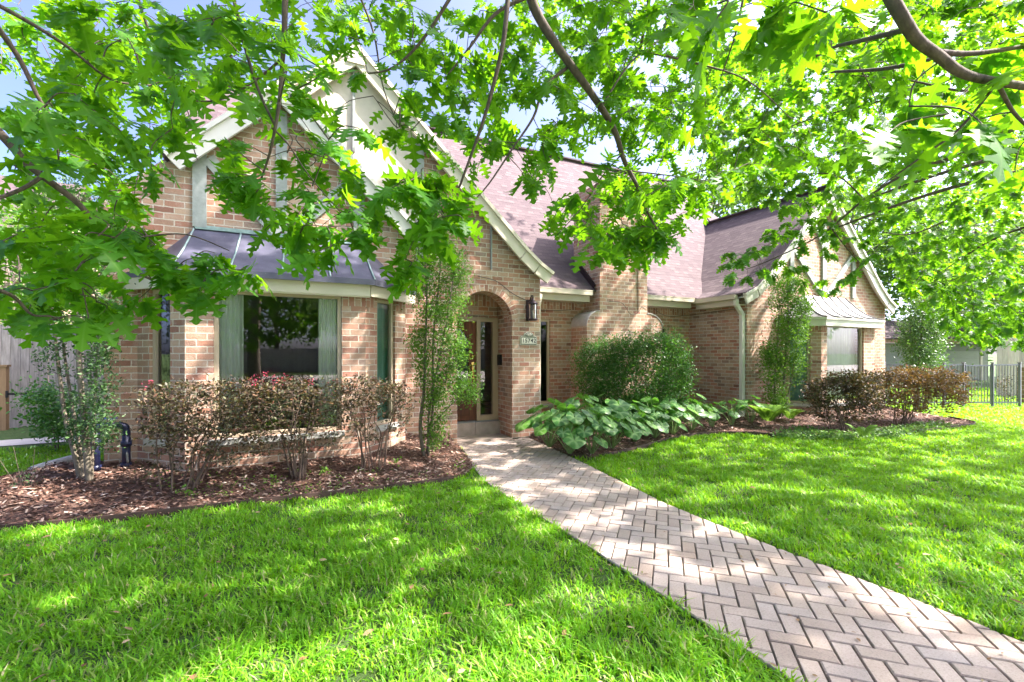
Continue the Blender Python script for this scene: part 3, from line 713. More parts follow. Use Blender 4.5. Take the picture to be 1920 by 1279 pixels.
# curtains hang inside the bays
def curtain(p, q, z0, z1, m, label, folds=7, amp=.035):
    p, q = Vector((*p, 0)), Vector((*q, 0)); U = (q - p).normalized(); V = Vector((U.y, -U.x, 0)); ln = (q - p).length; b = MB(); b.smooth = True; n = folds * 8
    for i in range(n + 1):
        u = ln * i / n; o = p + U * u + V * amp * (math.sin(i / 8 * 6.283) + .4 * math.sin(i * .31))
        b.v += [(o.x, o.y, z0), (o.x, o.y, z1)]
    for i in range(n): b.face((2 * i, 2 * i + 2, 2 * i + 3, 2 * i + 1))
    tag(b.build('curtain', m), label, 'curtain', 'curtains behind the bay windows')
curtain((-.83, 6.60), (-.50, 6.60), .4, 2.4, M['curtain'], 'pale sheer curtain at the left side of the big picture window')
curtain((.36, 6.60), (.72, 6.60), .4, 2.4, M['curtain'], 'pale sheer curtain at the right side of the big picture window')
curtain((1.02, 6.72), (1.42, 7.08), .4, 2.4, M['curtain_green'], 'green curtain in the narrow angled window right of the big picture window', 4, .03)
curtain((10.75, 7.0), (11.2, 6.58), .3, 2.3, M['curtain_green'], 'green curtain in the narrow angled window behind the slim shrub', 4, .03)
curtain(*curtain_later, .5, 2.3, M['curtain_green'], 'green curtain in the tall narrow window between pier and chimney', 3, .03)
curtain((11.4, 6.62), (13.1, 6.62), .3, 2.3, M['curtain'], 'pale curtain filling the wide window of the right wing bay', 16)

# --- bay roofs
b = MB(); b.smooth = False
zt, ze, yw, ye = 3.13, 2.50, YL - .005, 6.25
def ys(t): return yw + (ye - yw) * t
def zs_(t): return zt + (ze - zt) * (t + .06 * math.sin(math.pi * t))
tl, tr_, el, er, wl_, wr_ = -1.08, 1.0, -1.17, 1.04, -1.78, 1.80
K = 6
for k in range(K):
    t0, t1 = k / K, (k + 1) / K
    xa = lambda t: tl + (el - tl) * t
    xb = lambda t: tr_ + (er - tr_) * t
    b.poly([(xa(t1), ys(t1), zs_(t1)), (xb(t1), ys(t1), zs_(t1)), (xb(t0), ys(t0), zs_(t0)), (xa(t0), ys(t0), zs_(t0))])
    wa = lambda t: tl + (wl_ - tl) * t
    wb = lambda t: tr_ + (wr_ - tr_) * t
    b.poly([(wa(t1), yw, zs_(t1)), (xa(t1), ys(t1), zs_(t1)), (xa(t0), ys(t0), zs_(t0)), (wa(t0), yw, zs_(t0))])
    b.poly([(xb(t1), ys(t1), zs_(t1)), (wb(t1), yw, zs_(t1)), (wb(t0), yw, zs_(t0)), (xb(t0), ys(t0), zs_(t0))])
rf = part(b, 'bay_roof', M['copper'])
b = MB()
for (p, q) in (((wl_, yw), (el, ye)), ((el, ye), (er, ye)), ((er, ye), (wr_, yw))): b.bar((*p, ze - .03), (*q, ze - .03), .02, .075)
q = b.build('drip_edge', M['copper']); q.parent = rf
b = MB()
for k in range(5):
    f = k / 4; b.tube([(tl + (tr_ - tl) * f + ((el + (er - el) * f) - (tl + (tr_ - tl) * f)) * t, ys(t) - .004, zs_(t) + .012) for t in [i / K for i in range(K + 1)]], .011, 6)
b.bar((wl_ * .6, yw - .02, zt + .02), (wr_ * .58, yw - .02, zt + .02), .03, .05)
q = b.build('seam', M['verdigris']); q.parent = rf
b = MB()
for (p, q) in (((-1.76, 7.03), (-1.12, 6.35)), ((-1.12, 6.35), (.99, 6.35)), ((.99, 6.35), (1.76, 7.03))): b.bar((*p, 2.375), (*q, 2.375), .05, .165)
b.bar((-1.12, 6.355, 2.29), (.99, 6.355, 2.29), .03, .03)
part(b, 'bay_fascia', M['cream'])
# right wing bay: grey standing seam roof with a concave sweep
b = MB(); zt2, ze2, yw2, ye2 = 2.98, 2.37, YR - .005, 6.18
y2 = lambda t: yw2 + (ye2 - yw2) * t
z2 = lambda t: ze2 + (zt2 - ze2) * (1 - t) ** 1.9
for k in range(8):
    t0, t1 = k / 8, (k + 1) / 8
    xa = lambda t: 11.5 - .4 * t ** .8
    xb = lambda t: 13.3 + .3 * t ** .8
    b.poly([(xa(t1), y2(t1), z2(t1)), (xb(t1), y2(t1), z2(t1)), (xb(t0), y2(t0), z2(t0)), (xa(t0), y2(t0), z2(t0))])
    wa = lambda t: 11.5 - 1.1 * t ** .8
    wb = lambda t: 13.3 + .95 * t ** .8
    b.poly([(wa(t1), yw2, z2(t1)), (xa(t1), y2(t1), z2(t1)), (xa(t0), y2(t0), z2(t0)), (wa(t0), yw2, z2(t0))])
    b.poly([(xb(t1), y2(t1), z2(t1)), (wb(t1), yw2, z2(t1)), (wb(t0), yw2, z2(t0)), (xb(t0), y2(t0), z2(t0))])
rf = part(b, 'bay_roof', M['zinc'])
b = MB()
for k in range(6):
    f = k / 5
    b.tube([((11.5 - .4 * t ** .8) * (1 - f) + (13.3 + .3 * t ** .8) * f, y2(t) - .004, z2(t) + .012) for t in [i / 8 for i in range(9)]], .014, 5)
q = b.build('seam', M['zinc_dark']); q.parent = rf
b = MB()
for z, th, hh in ((2.335, .05, .05), (2.235, .05, .145)):
    o_ = .0 if z > 2.3 else .03
    for (p, q) in (((10.4 + o_, 6.94), (11.1 + o_ * .4, 6.2 + o_)), ((11.1 + o_ * .4, 6.2 + o_), (13.6 - o_ * .4, 6.2 + o_)), ((13.6 - o_ * .4, 6.2 + o_), (14.26 - o_, 6.94))): b.bar((*p, z), (*q, z), th, hh)
part(b, 'bay_fascia', M['white_trim'])

# --- timbers, stucco, barge boards
b = MB(); b.prism([(.15, rk(.15, -.08, 5.2) - .3), (1.86, 3.2), (1.86, rk(1.86) - .12), (.92, 6.05), (.15, rk(.15) - .12)], YP - .03, YP - .004); part(b, 'stucco_panel', M['stucco'])
def timber(p, q, y, w=.15): 
    b = MB(); b.bar((p[0], y - .02, p[1]), (q[0], y - .02, q[1]), .045, w, up=(0, 1, 0)) if False else b.bar((p[0], y - .02, p[1]), (q[0], y - .02, q[1]), w, .045, up=(0, 1, 0)); part(b, 'timber', M['timber'])
G = lambda x, m_=.2: rk(x, -.08, 5.2) - m_
timber((-1.02, 3.15), (-1.02, G(-1.02)), YL); timber((.94, 3.15), (.94, G(.94)), YL)
timber((-.93, 4.05), (-.12, 3.17), YL - .003, .16); timber((.86, 4.05), (-.02, 3.17), YL - .003, .16)
timber((-.08, 3.25), (-.08, 4.85), YL + .003, .14)
timber((.90, 4.6), (.90, 6.0), YP - .03, .04); timber((1.93, 3.0), (1.93, rk(1.93) - .2), YP - .01, .13); timber((3.2, 3.0), (3.2, rk(3.2) - .1), YP - .01, .02)
for p, q, w in (((12.33, 3.0), (12.33, 5.3), .16), ((11.0, 3.0), (11.0, 4.1), .15), ((13.66, 3.0), (13.66, 4.1), .15), ((11.08, 4.1), (12.2, 3.05), .15), ((13.58, 4.1), (12.46, 3.05), .15), ((11.9, 4.95), (12.3, 4.2), .14), ((12.76, 4.95), (12.36, 4.2), .14)): timber(p, q, YR - (.0 if abs(p[0] - q[0]) < .01 else .004), w)
def rake(pts, y, m, hh=.21, drop=.12):
    b = MB()
    for (a, c) in zip(pts, pts[1:]):
        a, c = Vector((a[0], y, a[1])), Vector((c[0], y, c[1])); d = (c - a).normalized(); n = Vector((-d.z, 0, d.x));
        if n.z < 0: n = -n
        b.bar(a - n * drop, c - n * drop, .045, hh, up=n); b.bar(a - n * .012 - Vector((0, .02, 0)), c - n * .012 - Vector((0, .02, 0)), .085, .055, up=n)
        b.bar(a - n * (drop - .05) + Vector((0, .09, 0)), c - n * (drop - .05) + Vector((0, .09, 0)), .14, .02, up=n)
    part(b, 'barge_board', m)
rake([(-1.36, 3.97), (-.08, 5.2)], 6.9, M['white_trim']); rake([(-.08, 5.2), (1.8, 3.40)], 6.9, M['white_trim'])
rake([(-2.15, rk(-2.15)), (.92, 6.18)], 7.2, M['cream']); rake([(.92, 6.18), (3.85, rk(3.85)), (4.12, 3.16), (4.38, 3.0)], 7.2, M['cream'])
RWL = [(9.1, 2.84), (9.5, 3.02), (9.98, 3.40), (12.33, 5.72)]; RWR = [(12.33, 5.72), (14.68, 3.40), (15.16, 3.02), (15.5, 2.84)]
rake(RWL, 6.8, M['white_trim']); rake(RWR, 6.8, M['white_trim'])
for ax_, ay_, az_ in ((-.08, 6.9, 5.2), (.92, 7.2, 6.18), (12.33, 6.8, 5.72)):
    b = MB(); b.prism([(ax_ - .13, az_ - .30), (ax_ + .13, az_ - .30), (ax_ + .06, az_ - .02), (ax_, az_ + .035), (ax_ - .06, az_ - .02)], ay_ - .045, ay_ + .05); part(b, 'apex_cap', M['cream' if ax_ == .92 else 'white_trim'])
# --- roofs
def roof_strip(b, prof, y0, y1, th=.05):     # profile in XZ swept along Y
    for (a, c) in zip(prof, prof[1:]): b.slab([(a[0], y0, a[1]), (c[0], y0, c[1]), (c[0], y1, c[1]), (a[0], y1, a[1])], th)
o_ = .035
b = MB(); roof_strip(b, [(-1.4, 3.93 + o_), (-.08, 5.2 + o_), (1.82, 3.38 + o_)], 6.86, 7.6); part(b, 'roof', M['shingle'])
b = MB(); roof_strip(b, [(-2.2, rk(-2.2) + o_), (.92, 6.18 + o_), (3.85, rk(3.85) + o_), (4.12, 3.16 + o_), (4.42, 2.98 + o_)], 7.16, 12); part(b, 'roof', M['shingle'])
b = MB(); roof_strip(b, [(x, z + o_) for x, z in RWL], 6.76, 14); roof_strip(b, [(x, z + o_) for x, z in RWR], 6.76, 14)
rw_ = part(b, 'roof', M['shingle'])
b = MB(); b.bar((12.33, 6.76, 5.78), (12.33, 12, 5.78), .2, .04); q = b.build('ridge_cap', M['shingle']); q.parent = rw_
mp_ = [(8.12, 2.90), (8.85, 3.55), (12.0, 7.55)]
b = MB()
for (a, c) in zip(mp_, mp_[1:]): b.slab([(-1.9, a[0], a[1]), (12.6 if c[0] > 9 else 12.8, a[0], a[1]), (12.6, c[0], c[1]), (-1.9, c[0], c[1])], .05)
b.slab([(-1.9, 12, 7.55), (12.6, 12, 7.55), (15.6, 15.9, 2.9), (-1.9, 15.9, 2.9)], .05)
b.slab([(12.8, 8.85, 3.55), (15.6, 8.85, 3.3), (15.6, 15.9, 2.9), (12.6, 12, 7.55)], .05)
mr = part(b, 'roof', M['shingle'])
b = MB(); b.bar((-1.9, 12, 7.59), (12.6, 12, 7.59), .2, .04); b.bar((12.6, 12, 7.57), (15.6, 15.9, 2.93), .2, .04); q = b.build('ridge_cap', M['shingle']); q.parent = mr
b = MB(); b.poly([(-1.86, 7.06, 3.3), (-1.86, 15.8, 3.3), (-1.86, 12, 7.5), (-1.86, 8.8, 3.5)]); part(b, 'gable_end', M['brick'])
# --- gutters and downspouts
def gutter(p, q, out):
    b = MB(); p, q, o = Vector(p), Vector(q), Vector(out)
    b.bar(p, q, .12, .10); b.bar(p + o * .05 + Vector((0, 0, .045)), q + o * .05 + Vector((0, 0, .045)), .03, .02)
    b.bar(p - o * .075 - Vector((0, 0, .11)), q - o * .075 - Vector((0, 0, .11)), .04, .15); b.bar(p - o * .25 - Vector((0, 0, .17)), q - o * .25 - Vector((0, 0, .17)), .34, .02)
    part(b, 'gutter', M['gutter'])
gutter((4.42, 8.13, 2.83), (5.93, 8.13, 2.83), (0, -1, 0)); gutter((7.42, 8.13, 2.83), (9.0, 8.13, 2.83), (0, -1, 0)); gutter((9.07, 8.15, 2.80), (9.07, 6.98, 2.80), (-1, 0, 0))
b = MB(); b.bar((9.09, 6.99, 2.74), (9.10, 7.0, 2.62), .09, .08, up=(0, 1, 0)); b.bar((9.10, 7.0, 2.63), (9.33, 7.02, 2.42), .09, .075, up=(0, 1, 0)); b.bar((9.33, 7.02, 2.44), (9.33, 7.02, .06), .10, .08, up=(0, 1, 0)); b.bar((9.33, 7.02, .09), (9.22, 6.92, .03), .09, .08); part(b, 'downspout', M['white_trim'])
b = MB(); b.bar((4.42, 8.05, 2.78), (4.36, 7.6, 2.62), .07, .06); b.bar((4.36, 7.6, 2.64), (4.22, 7.40, 2.45), .05, .05); b.bar((4.215, 7.40, 2.48), (4.215, 7.40, .08), .024, .05, up=(0, 1, 0)); part(b, 'downspout', M['cream'])
# --- chimney: wide base with rounded shoulders, tall shaft with a sunk panel
bx0, bx1, sx0, sx1, cy, cb = 5.72, 7.86, 6.06, 7.40, 8.0, 8.62
zsl, zsp = 2.44, 2.10
b = MB(); pr = [(bx0, 0), (bx1, 0), (bx1, zsp)]
pr += [(bx1 - (bx1 - sx1) * (1 - math.cos(a)), zsp + (zsl - zsp) * math.sin(a)) for a in [math.pi / 2 * k / 7 for k in range(1, 8)]] 
pr += [(sx0, zsl)] + [(bx0 + (sx0 - bx0) * (1 - math.cos(a)), zsp + (zsl - zsp) * math.sin(a)) for a in [math.pi / 2 * k / 7 for k in range(6, 0, -1)]] + [(bx0, zsp)]
b.prism(pr, cy, cb)
b.box((sx0, cy + .03, zsl), (sx1, cy + 1.0, 5.0)); b.box((sx0, cy, zsl + .001), (sx0 + .26, cy + .031, 5.0)); b.box((sx1 - .26, cy, zsl + .001), (sx1, cy + .031, 5.0))
b.box((sx0 + .26, cy + .012, zsl + .001), (sx1 - .26, cy + .031, zsl + .05))
b.box((sx0 - .06, cy - .06, 4.95), (sx1 + .06, cy + 1.06, 5.2))
ch = part(b, 'chimney', M['brick'])
for x_, s_, w_ in ((bx0, 1, sx0 - bx0), (bx1, -1, bx1 - sx1)):
    b = MB(); b.smooth = True
    pts = [(x_ + s_ * (w_ * (1 - math.cos(a))) - s_ * .012 * math.cos(a), zsp + (zsl - zsp) * math.sin(a) + .014) for a in [math.pi / 2 * k / 8 for k in range(0, 9)]]
    for (a, c) in zip(pts, pts[1:]): b.poly([(a[0], cy - .012, a[1]), (c[0], cy - .012, c[1]), (c[0], cb, c[1]), (a[0], cb, a[1])])
    for (a, c) in zip(pts, pts[1:]): b.poly([(a[0], cy - .012, a[1]), (a[0], cy - .012, a[1] - .02), (c[0], cy - .012, c[1] - .02), (c[0], cy - .012, c[1])])
    q = b.build('shoulder_cap', M['shoulder']); q.parent = ch
b = MB(); b.bar((6.02, 8.72, 3.52), (6.02, 8.15, 2.98), .03, .12, up=(0, 0, 1)); part(b, 'flashing', M['bronze'])
# --- small fittings on the wall
cbs = []
b = MB(); b.tube(spline([(2.95, 7.33, 2.86), (3.3, 7.33, 2.80), (3.62, 7.33, 2.60), (3.9, 7.33, 2.49)]), .006, 5); cbs.append(b)
b = MB(); b.tube(spline([(4.3, 8.58, 2.48), (5.0, 8.58, 2.45), (5.7, 8.58, 2.5)]), .006, 5); cbs.append(b)
b = MB(); b.tube(spline([(7.6, 8.0, 2.55), (8.6, 8.58, 2.46), (9.2, 8.5, 2.5), (9.38, 8.3, 2.52), (9.37, 7.2, 2.56)]), .006, 5); cbs.append(b)
b = MB(); b.tube(spline([(6.3, 7.985, 2.66), (6.65, 7.985, 2.64), (6.9, 7.985, 2.40), (7.1, 7.985, 2.44), (7.25, 7.985, 2.60), (7.38, 7.985, 2.56)]), .005, 5); cbs.append(b)
[part(q_, 'cable', M['cable']) for q_ in cbs]

# ================================================================== THINGS ON THE WALLS
lan = thing('wall_lantern', (3.97, 7.34, 2.32), 'dark bronze lantern with seeded glass on the brick pier right of the entry arch', 'lantern')
def lp(b, n, m): return b.build(n, m, lan)
c = (3.97, 7.215, 2.32)
b = MB(); b.box((3.90, 7.315, 2.12), (4.04, 7.338, 2.50)); b.tube(spline([(3.97, 7.315, 2.47), (3.97, 7.27, 2.56), (3.97, 7.21, 2.56), (3.97, 7.215, 2.50)]), .012); lp(b, 'back_plate', M['bronze'])
b = MB(); b.lathe([(0, .20), (.02, .20), (.025, .17), (.05, .15), (.085, .115), (.095, .095), (.09, .09)], c); lp(b, 'lantern_roof', M['bronze'])
b = MB()
for k in range(6):
    a = k * math.pi / 3; b.tube([(c[0] + .082 * math.cos(a), c[1] + .082 * math.sin(a), c[2] + .095), (c[0] + .08 * math.cos(a), c[1] + .08 * math.sin(a), c[2] - .18)], .006, 5)
b.lathe([(.0, -.205), (.07, -.205), (.088, -.19), (.088, -.17), (.0, -.165)], c); lp(b, 'cage', M['bronze'])
b = MB(); b.lathe([(.072, .09), (.072, -.168)], c); lp(b, 'shade', glass_mat('lantern_glass', (.8, .82, .8), 1.45))
b = MB(); b.lathe([(.0, .0), (.012, -.03), (.014, -.16), (.0, -.168)], c, 8); lp(b, 'bulb', plain('candle', (.7, .66, .55)))
pl = thing('house_number_plaque', (3.95, 7.345, 1.79), 'arched cast house number plaque 15742 on the brick pier', 'plaque')
M['plaque'] = plain('plaque_green', (.16, .17, .12), .5, .3, var=.15, scale=30); M['plaque_pale'] = plain('plaque_pale', (.62, .60, .50), .5, .2)
def plq(sc, y0, y1):
    pts = [(-.165 * sc, -.10 * sc), (.165 * sc, -.10 * sc), (.165 * sc, .045 * sc), (.13 * sc, .06 * sc), (.10 * sc, .06 * sc)]
    pts += [(.10 * sc * math.cos(a), .06 * sc + .075 * sc * math.sin(a)) for a in [math.pi * k / 12 for k in range(1, 12)]] + [(-.10 * sc, .06 * sc), (-.13 * sc, .06 * sc), (-.165 * sc, .045 * sc)]
    b = MB(); b.prism([(3.95 + x, 1.775 + z) for x, z in pts], y0, y1); return b
plq(1.04, 7.328, 7.348).build('rim', M['plaque_pale'], pl); plq(.97, 7.322, 7.327).build('plate', M['plaque'], pl)
b = MB(); b.box((3.95 - .148, 7.318, 1.775 - .075), (3.95 + .148, 7.3215, 1.775 + .03)); b.build('number_panel', M['plaque_pale'], pl)
def text(s, size, loc, m, parent, name, ext=.003):
    cu = bpy.data.curves.new(name, 'FONT'); cu.body = s; cu.size = size; cu.extrude = ext; cu.align_x = 'CENTER'; cu.align_y = 'CENTER'; cu.space_character = 1.12; cu.offset = .0015
    o = bpy.data.objects.new(name, cu); COL.objects.link(o); dg = bpy.context.evaluated_depsgraph_get(); me = bpy.data.meshes.new_from_object(o.evaluated_get(dg)); bpy.data.objects.remove(o)
    o = bpy.data.objects.new(name, me); COL.objects.link(o); me.materials.clear(); me.materials.append(m)
    o.parent = parent; o.location = Vector(loc) - parent.location; o.rotation_euler = (R(90), 0, 0); return o
text('15742', .105, (3.95, 7.317, 1.753), M['black_metal'], pl, 'numerals')
b = MB()
for k in range(5):
    a = math.pi * (k + 1) / 6; b.tube([(3.95, 7.318, 1.84), (3.95 + .07 * math.cos(a), 7.318, 1.84 + .055 * math.sin(a))], .006, 5)
b.build('fan_ornament', M['plaque_pale'], pl)
b = MB(); b.box((3.575, 7.78, 1.30), (3.621, 7.90, 1.50)); b.box((3.57, 7.80, 1.44), (3.576, 7.88, 1.46)); b.bar((3.60, 7.84, 1.5), (3.60, 7.84, 1.52), .05, .09); tag(b.build('mailbox', M['black_metal']), 'small black mailbox on the inner brick wall of the porch', 'mailbox')
# ================================================================== FENCES AND NEIGHBOURS
A_, B_ = Vector((15.36, 7.0, 0)), Vector((18.85, 5.28, 0))
fe = thing('metal_fence', A_, 'dark metal picket fence with square posts beyond the right hand hedge', 'fence')
def fpt(f, z): p = A_.lerp(B_, f); return (p.x, p.y, z)
pf = [0, .44, .585, .80, 1.0]
for f in pf:
    b = MB(); b.bar(fpt(f, -.03), fpt(f, 1.24), .055, .055, up=(0, 1, 0)); b.bar(fpt(f, 1.24), fpt(f, 1.265), .075, .075, up=(0, 1, 0)); b.build('post', M['fence_metal'], fe)
for f0, f1 in ((0, .44), (.44, .585), (.80, 1.)):
    for z in (.11, 1.19): b = MB(); b.bar(fpt(f0, z), fpt(f1, z), .03, .035); b.build('rail', M['fence_metal'], fe)
b = MB()
for k in range(1, 46):
    f = k / 46
    if .585 < f < .8: continue
    b.bar(fpt(f, .03), fpt(f, 1.19), .016, .016, up=(0, 1, 0))
b.build('picket_panel', M['fence_metal'], fe)
ga = thing('metal_gate', fpt(.69, 0), 'dark metal picket gate with latch set in the metal fence', 'gate')
b = MB()
for z in (.11, 1.17): b.bar(fpt(.60, z), fpt(.787, z), .035, .04)
for f in (.60, .787): b.bar(fpt(f, .06), fpt(f, 1.2), .035, .035, up=(0, 1, 0))
b.build('gate_frame', M['fence_metal'], ga)
b = MB()
for k in range(1, 8): f = .60 + .187 * k / 8; b.bar(fpt(f, .11), fpt(f, 1.17), .016, .016, up=(0, 1, 0))
b.build('picket_panel', M['fence_metal'], ga)
b = MB(); p = Vector(fpt(.596, .93)); b.box(p - Vector((.03, .05, .05)), p + Vector((.05, .02, .03))); b.bar(p, p + Vector((.2, -.08, .03)), .02, .02); b.build('latch', M['black_metal'], ga)

def boards(a, c, z0, z1, wd, name, m, label, cat, vert=True, posts=(), pm=None):
    a, c = Vector((*a, 0)), Vector((*c, 0)); U = (c - a).normalized(); ln = (c - a).length; t = thing(name, a, label, cat); b = MB()
    n = int(ln / wd)
    if vert:
        for k in range(n):
            p = a + U * (k * wd + .004); q = a + U * ((k + 1) * wd - .004); h = z1 + random.uniform(-.02, .02); o = Vector((U.y, -U.x, 0)) * random.uniform(0, .006)
            b.bar(p + o + Vector((0, 0, (z0 + h) / 2)), q + o + Vector((0, 0, (z0 + h) / 2)), .02, h - z0)
    else:
        k = z0
        while k < z1: b.bar(a + Vector((0, 0, k + wd / 2)), c + Vector((0, 0, k + wd / 2)), .03, wd - .012); k += wd
    b.build('board_panel', m, t)
    for f in posts:
        b = MB(); p = a.lerp(c, f) + Vector((U.y, -U.x, 0)) * .07; b.bar(p + Vector((0, 0, z0)), p + Vector((0, 0, z1 + .05)), .10, .10, up=(0, 1, 0)); b.build('post', pm or m, t)
    return t
boards((-13, 13.4), (-1.99, 13.0), -.03, 2.15, .145, 'wooden_fence', M['fence_wood'], 'weathered grey plank fence left of the house behind the multi stemmed shrub', 'fence')
p = at(6, 790, 9.2); gt = thing('gate_post', (p.x, p.y, 0), 'brown timber gate post with a black strap hinge before the grey plank fence', 'post')
gp = MB(); gp.bar((p.x, p.y, -.03), (p.x, p.y, 1.25), .13, .13, up=(0, 1, 0)); gp.bar((p.x, p.y, 1.25), (p.x, p.y, 1.29), .17, .17, up=(0, 1, 0)); gp.build('post', M['new_wood'], gt)
z_ = .70; hb = MB(); hb.box((p.x + .066, p.y - .09, z_ - .07), (p.x + .09, p.y - .03, z_ + .07)); hb.bar((p.x + .07, p.y - .06, z_), (p.x + .48, p.y - .06, z_), .015, .045); hb.build('hinge', M['black_metal'], gt)
sheet('side_path', [(-14, 10.2), (-2.6, 10.6), (-2.6, 11.3), (-14, 11.0)], -.018, M['concrete'])
boards(tuple(at(1869, 690, 16.5).xy), tuple(at(2050, 690, 15.5).xy), -.03, 2.15, .15, 'wooden_fence', M['pale_boards'], 'tall pale board fence beyond the metal fence at the right edge', 'fence')
boards(tuple(at(1906, 690, 14.2).xy), tuple(at(2000, 690, 13.6).xy), -.03, 1.08, .14, 'timber_wall', M['new_wood'], 'low horizontal timber wall in front of the tall pale fence', 'wall', False)

ng = thing('garage', at(1750, 662, 26), 'neighbour garage with grey siding and brown fascia behind the metal fence', 'garage')
g0, g1 = at(1640, 662, 26), at(1853, 662, 26); U = (g1 - g0); U.z = 0; gl_ = U.length; U.normalize(); out = Vector((U.y, -U.x, 0)); GX = Matrix(((U.x, -out.x, 0, g0.x), (U.y, -out.y, 0, g0.y), (0, 0, 1, 0), (0, 0, 0, 1)))
b = MB(); b.box((0, 0, -.03), (gl_, 6, 2.1), GX)
b.build('wall', M['siding'], ng)
b = MB()
for k in range(5): b.box((gl_ - 2.9, -.05, .05 + k * .4), (gl_ - .55, -.005, .05 + k * .4 + .385), GX)
b.build('garage_door', M['siding'], ng)
b = MB(); b.box((gl_ - .5, -.06, -.03), (gl_ - .38, -.004, 2.1), GX); b.box((gl_ - 3.05, -.06, -.03), (gl_ - 2.93, -.004, 2.1), GX); b.box((gl_ - 2.93, -.06, 2.06), (gl_ - .5, -.004, 2.1), GX); b.build('trim', M['cream'], ng)
b = MB(); b.box((-.3, -.45, 2.1), (gl_ + .3, -.40, 2.36), GX); b.build('fascia', M['fascia_wood'], ng)
b = MB()
for q in ([(-.4, -.5, 2.37), (gl_ + .4, -.5, 2.37), (gl_ + .4, 3, 3.6), (-.4, 3, 3.6)], [(-.4, 6.5, 2.37), (-.4, 3, 3.6), (gl_ + .4, 3, 3.6), (gl_ + .4, 6.5, 2.37)]): b.slab([GX @ Vector(p) for p in q], .08)
b.build('roof', M['shingle'], ng)
nh = thing('brick_house', (-19, 31, 0), 'neighbouring brick house with a tall pale shingle roof far left', 'house')
b = MB(); b.box((-32, 29, -.03), (-11, 40, 5.2)); b.build('wall', M['brick'], nh)
b = MB(); b.slab([(-33, 28.4, 5), (-10.4, 28.4, 5), (-10.4, 34.5, 11.2), (-33, 34.5, 11.2)], .1); b.slab([(-33, 40.6, 5), (-33, 34.5, 11.2), (-10.4, 34.5, 11.2), (-10.4, 40.6, 5)], .1); b.build('roof', M['shingle'], nh)
b = MB(); b.poly([(-11, 29, 5.2), (-11, 40, 5.2), (-11, 34.5, 11.0)]); b.build('gable_end', M['brick'], nh)
boards((-30, -27), (30, -28), -.03, 1.9, .16, 'wooden_fence', M['fence_wood'], 'grey plank fence across the street, seen mirrored in the big window', 'fence')

# pipes and log beside the left corner
pp = thing('backflow_pipe', (-1.75, 6.86, .18), 'dark blue painted pipe loop standing against the left brick wall', 'pipe')
b = MB(); b.tube([(-2.0, 6.86, .12), (-2.0, 6.86, .62)], .042, 12); b.tube([(-1.72, 6.86, .12), (-1.72, 6.86, .56)], .042, 12); b.tube(spline([(-2.0, 6.86, .60), (-1.98, 6.86, .665), (-1.93, 6.86, .68)]), .042, 12); b.tube(spline([(-1.72, 6.86, .55), (-1.73, 6.86, .65), (-1.79, 6.86, .68)]), .042, 12); b.tube([(-1.94, 6.86, .68), (-1.78, 6.86, .68)], .036, 12); b.build('pipe_run', M['pipe'], pp)
b = MB()
for x, z in ((-2.0, .5), (-1.72, .46), (-2.0, .2), (-1.72, .2)): b.lathe([(.045, -.03), (.055, -.03), (.055, .03), (.045, .03)], (x, 6.86, z), 14)
b.build('coupling', M['pipe'], pp)
b = MB(); b.tube([(-1.86, 6.86, .70), (-1.86, 6.86, .76)], .012); b.bar((-1.92, 6.86, .765), (-1.80, 6.86, .765), .02, .012); b.build('valve_handle', plain('blue_handle', (.02, .05, .3), .4), pp)
b = MB(); p, q = at(62, 884, 5.4), at(150, 860, 6.1); p.z = .13; q.z = .13; b.tube([p, p.lerp(q, .3), p.lerp(q, .7), q], [.06, .066, .063, .06], 10); tag(b.build('log', M['log']), 'weathered pale grey log edging the left bed beside the multi stemmed shrub', 'log')
b = MB(); b.tube(spline([at(240, 868, 5.36), at(237, 840, 5.38), at(236, 815, 5.4)]), .012); tag(b.build('conduit', M['zinc']), 'thin grey conduit up the brick wall beside the blue pipe', 'conduit')

# ================================================================== PLANTS
def inside_px(poly, n):
    xs = [p[0] for p in poly]; ys = [p[1] for p in poly]; X = RNG.uniform(min(xs), max(xs), n * 6); Y = RNG.uniform(min(ys), max(ys), n * 6); k = inpoly(X, Y, poly); return X[k][:n], Y[k][:n]
def cloud(poly, n, dmid, dth, prof=None):
    """points in a clump's volume, from its outline and depth"""
    X, Y = inside_px(poly, n); n = len(X)
    dm = np.array([dmid(x) if callable(dmid) else dmid for x in X]); d = dm + RNG.uniform(-1, 1, n) * dth
    return np.array([at(x, y, q) for x, y, q in zip(X, Y, d)])
def foliage(name, C, per, rad, size, m, parent, tmpl=DIAM, flat=1., up=.6, outw=None, droop=0.):
    n = len(C); P = np.repeat(C, per, 0) + RNG.normal(size=(n * per, 3)) * np.array([rad, rad, rad * flat])
    D = RNG.normal(size=(n * per, 3)); D[:, 2] = D[:, 2] * .6 + up - droop
    Nn = RNG.normal(size=(n * per, 3)) * .7 + np.array([0, 0, 1.])
    return leaves(name, tmpl, P, D, Nn, size * RNG.uniform(.65, 1.25, n * per), m, parent)
def twigs(C, base_pts, r=.0025, cap=None):
    b = MB(); bp = [Vector(p) for p in base_pts]
    for c in (C if cap is None else C[RNG.permutation(len(C))[:cap]]):
        c = Vector(c); q = min(bp, key=lambda p: (p - c).length + (.3 if p.z > c.z else 0)); m_ = q.lerp(c, .5) + Vector((random.uniform(-.03, .03), random.uniform(-.03, .03), .02 - .1 * (c - q).length))
        b.tube(spline([q, m_, c], 3), [r * 2, r * 1.8, r * 1.6, r * 1.4, r * 1.2, r, r * .7], 4, cap=False)
    return b
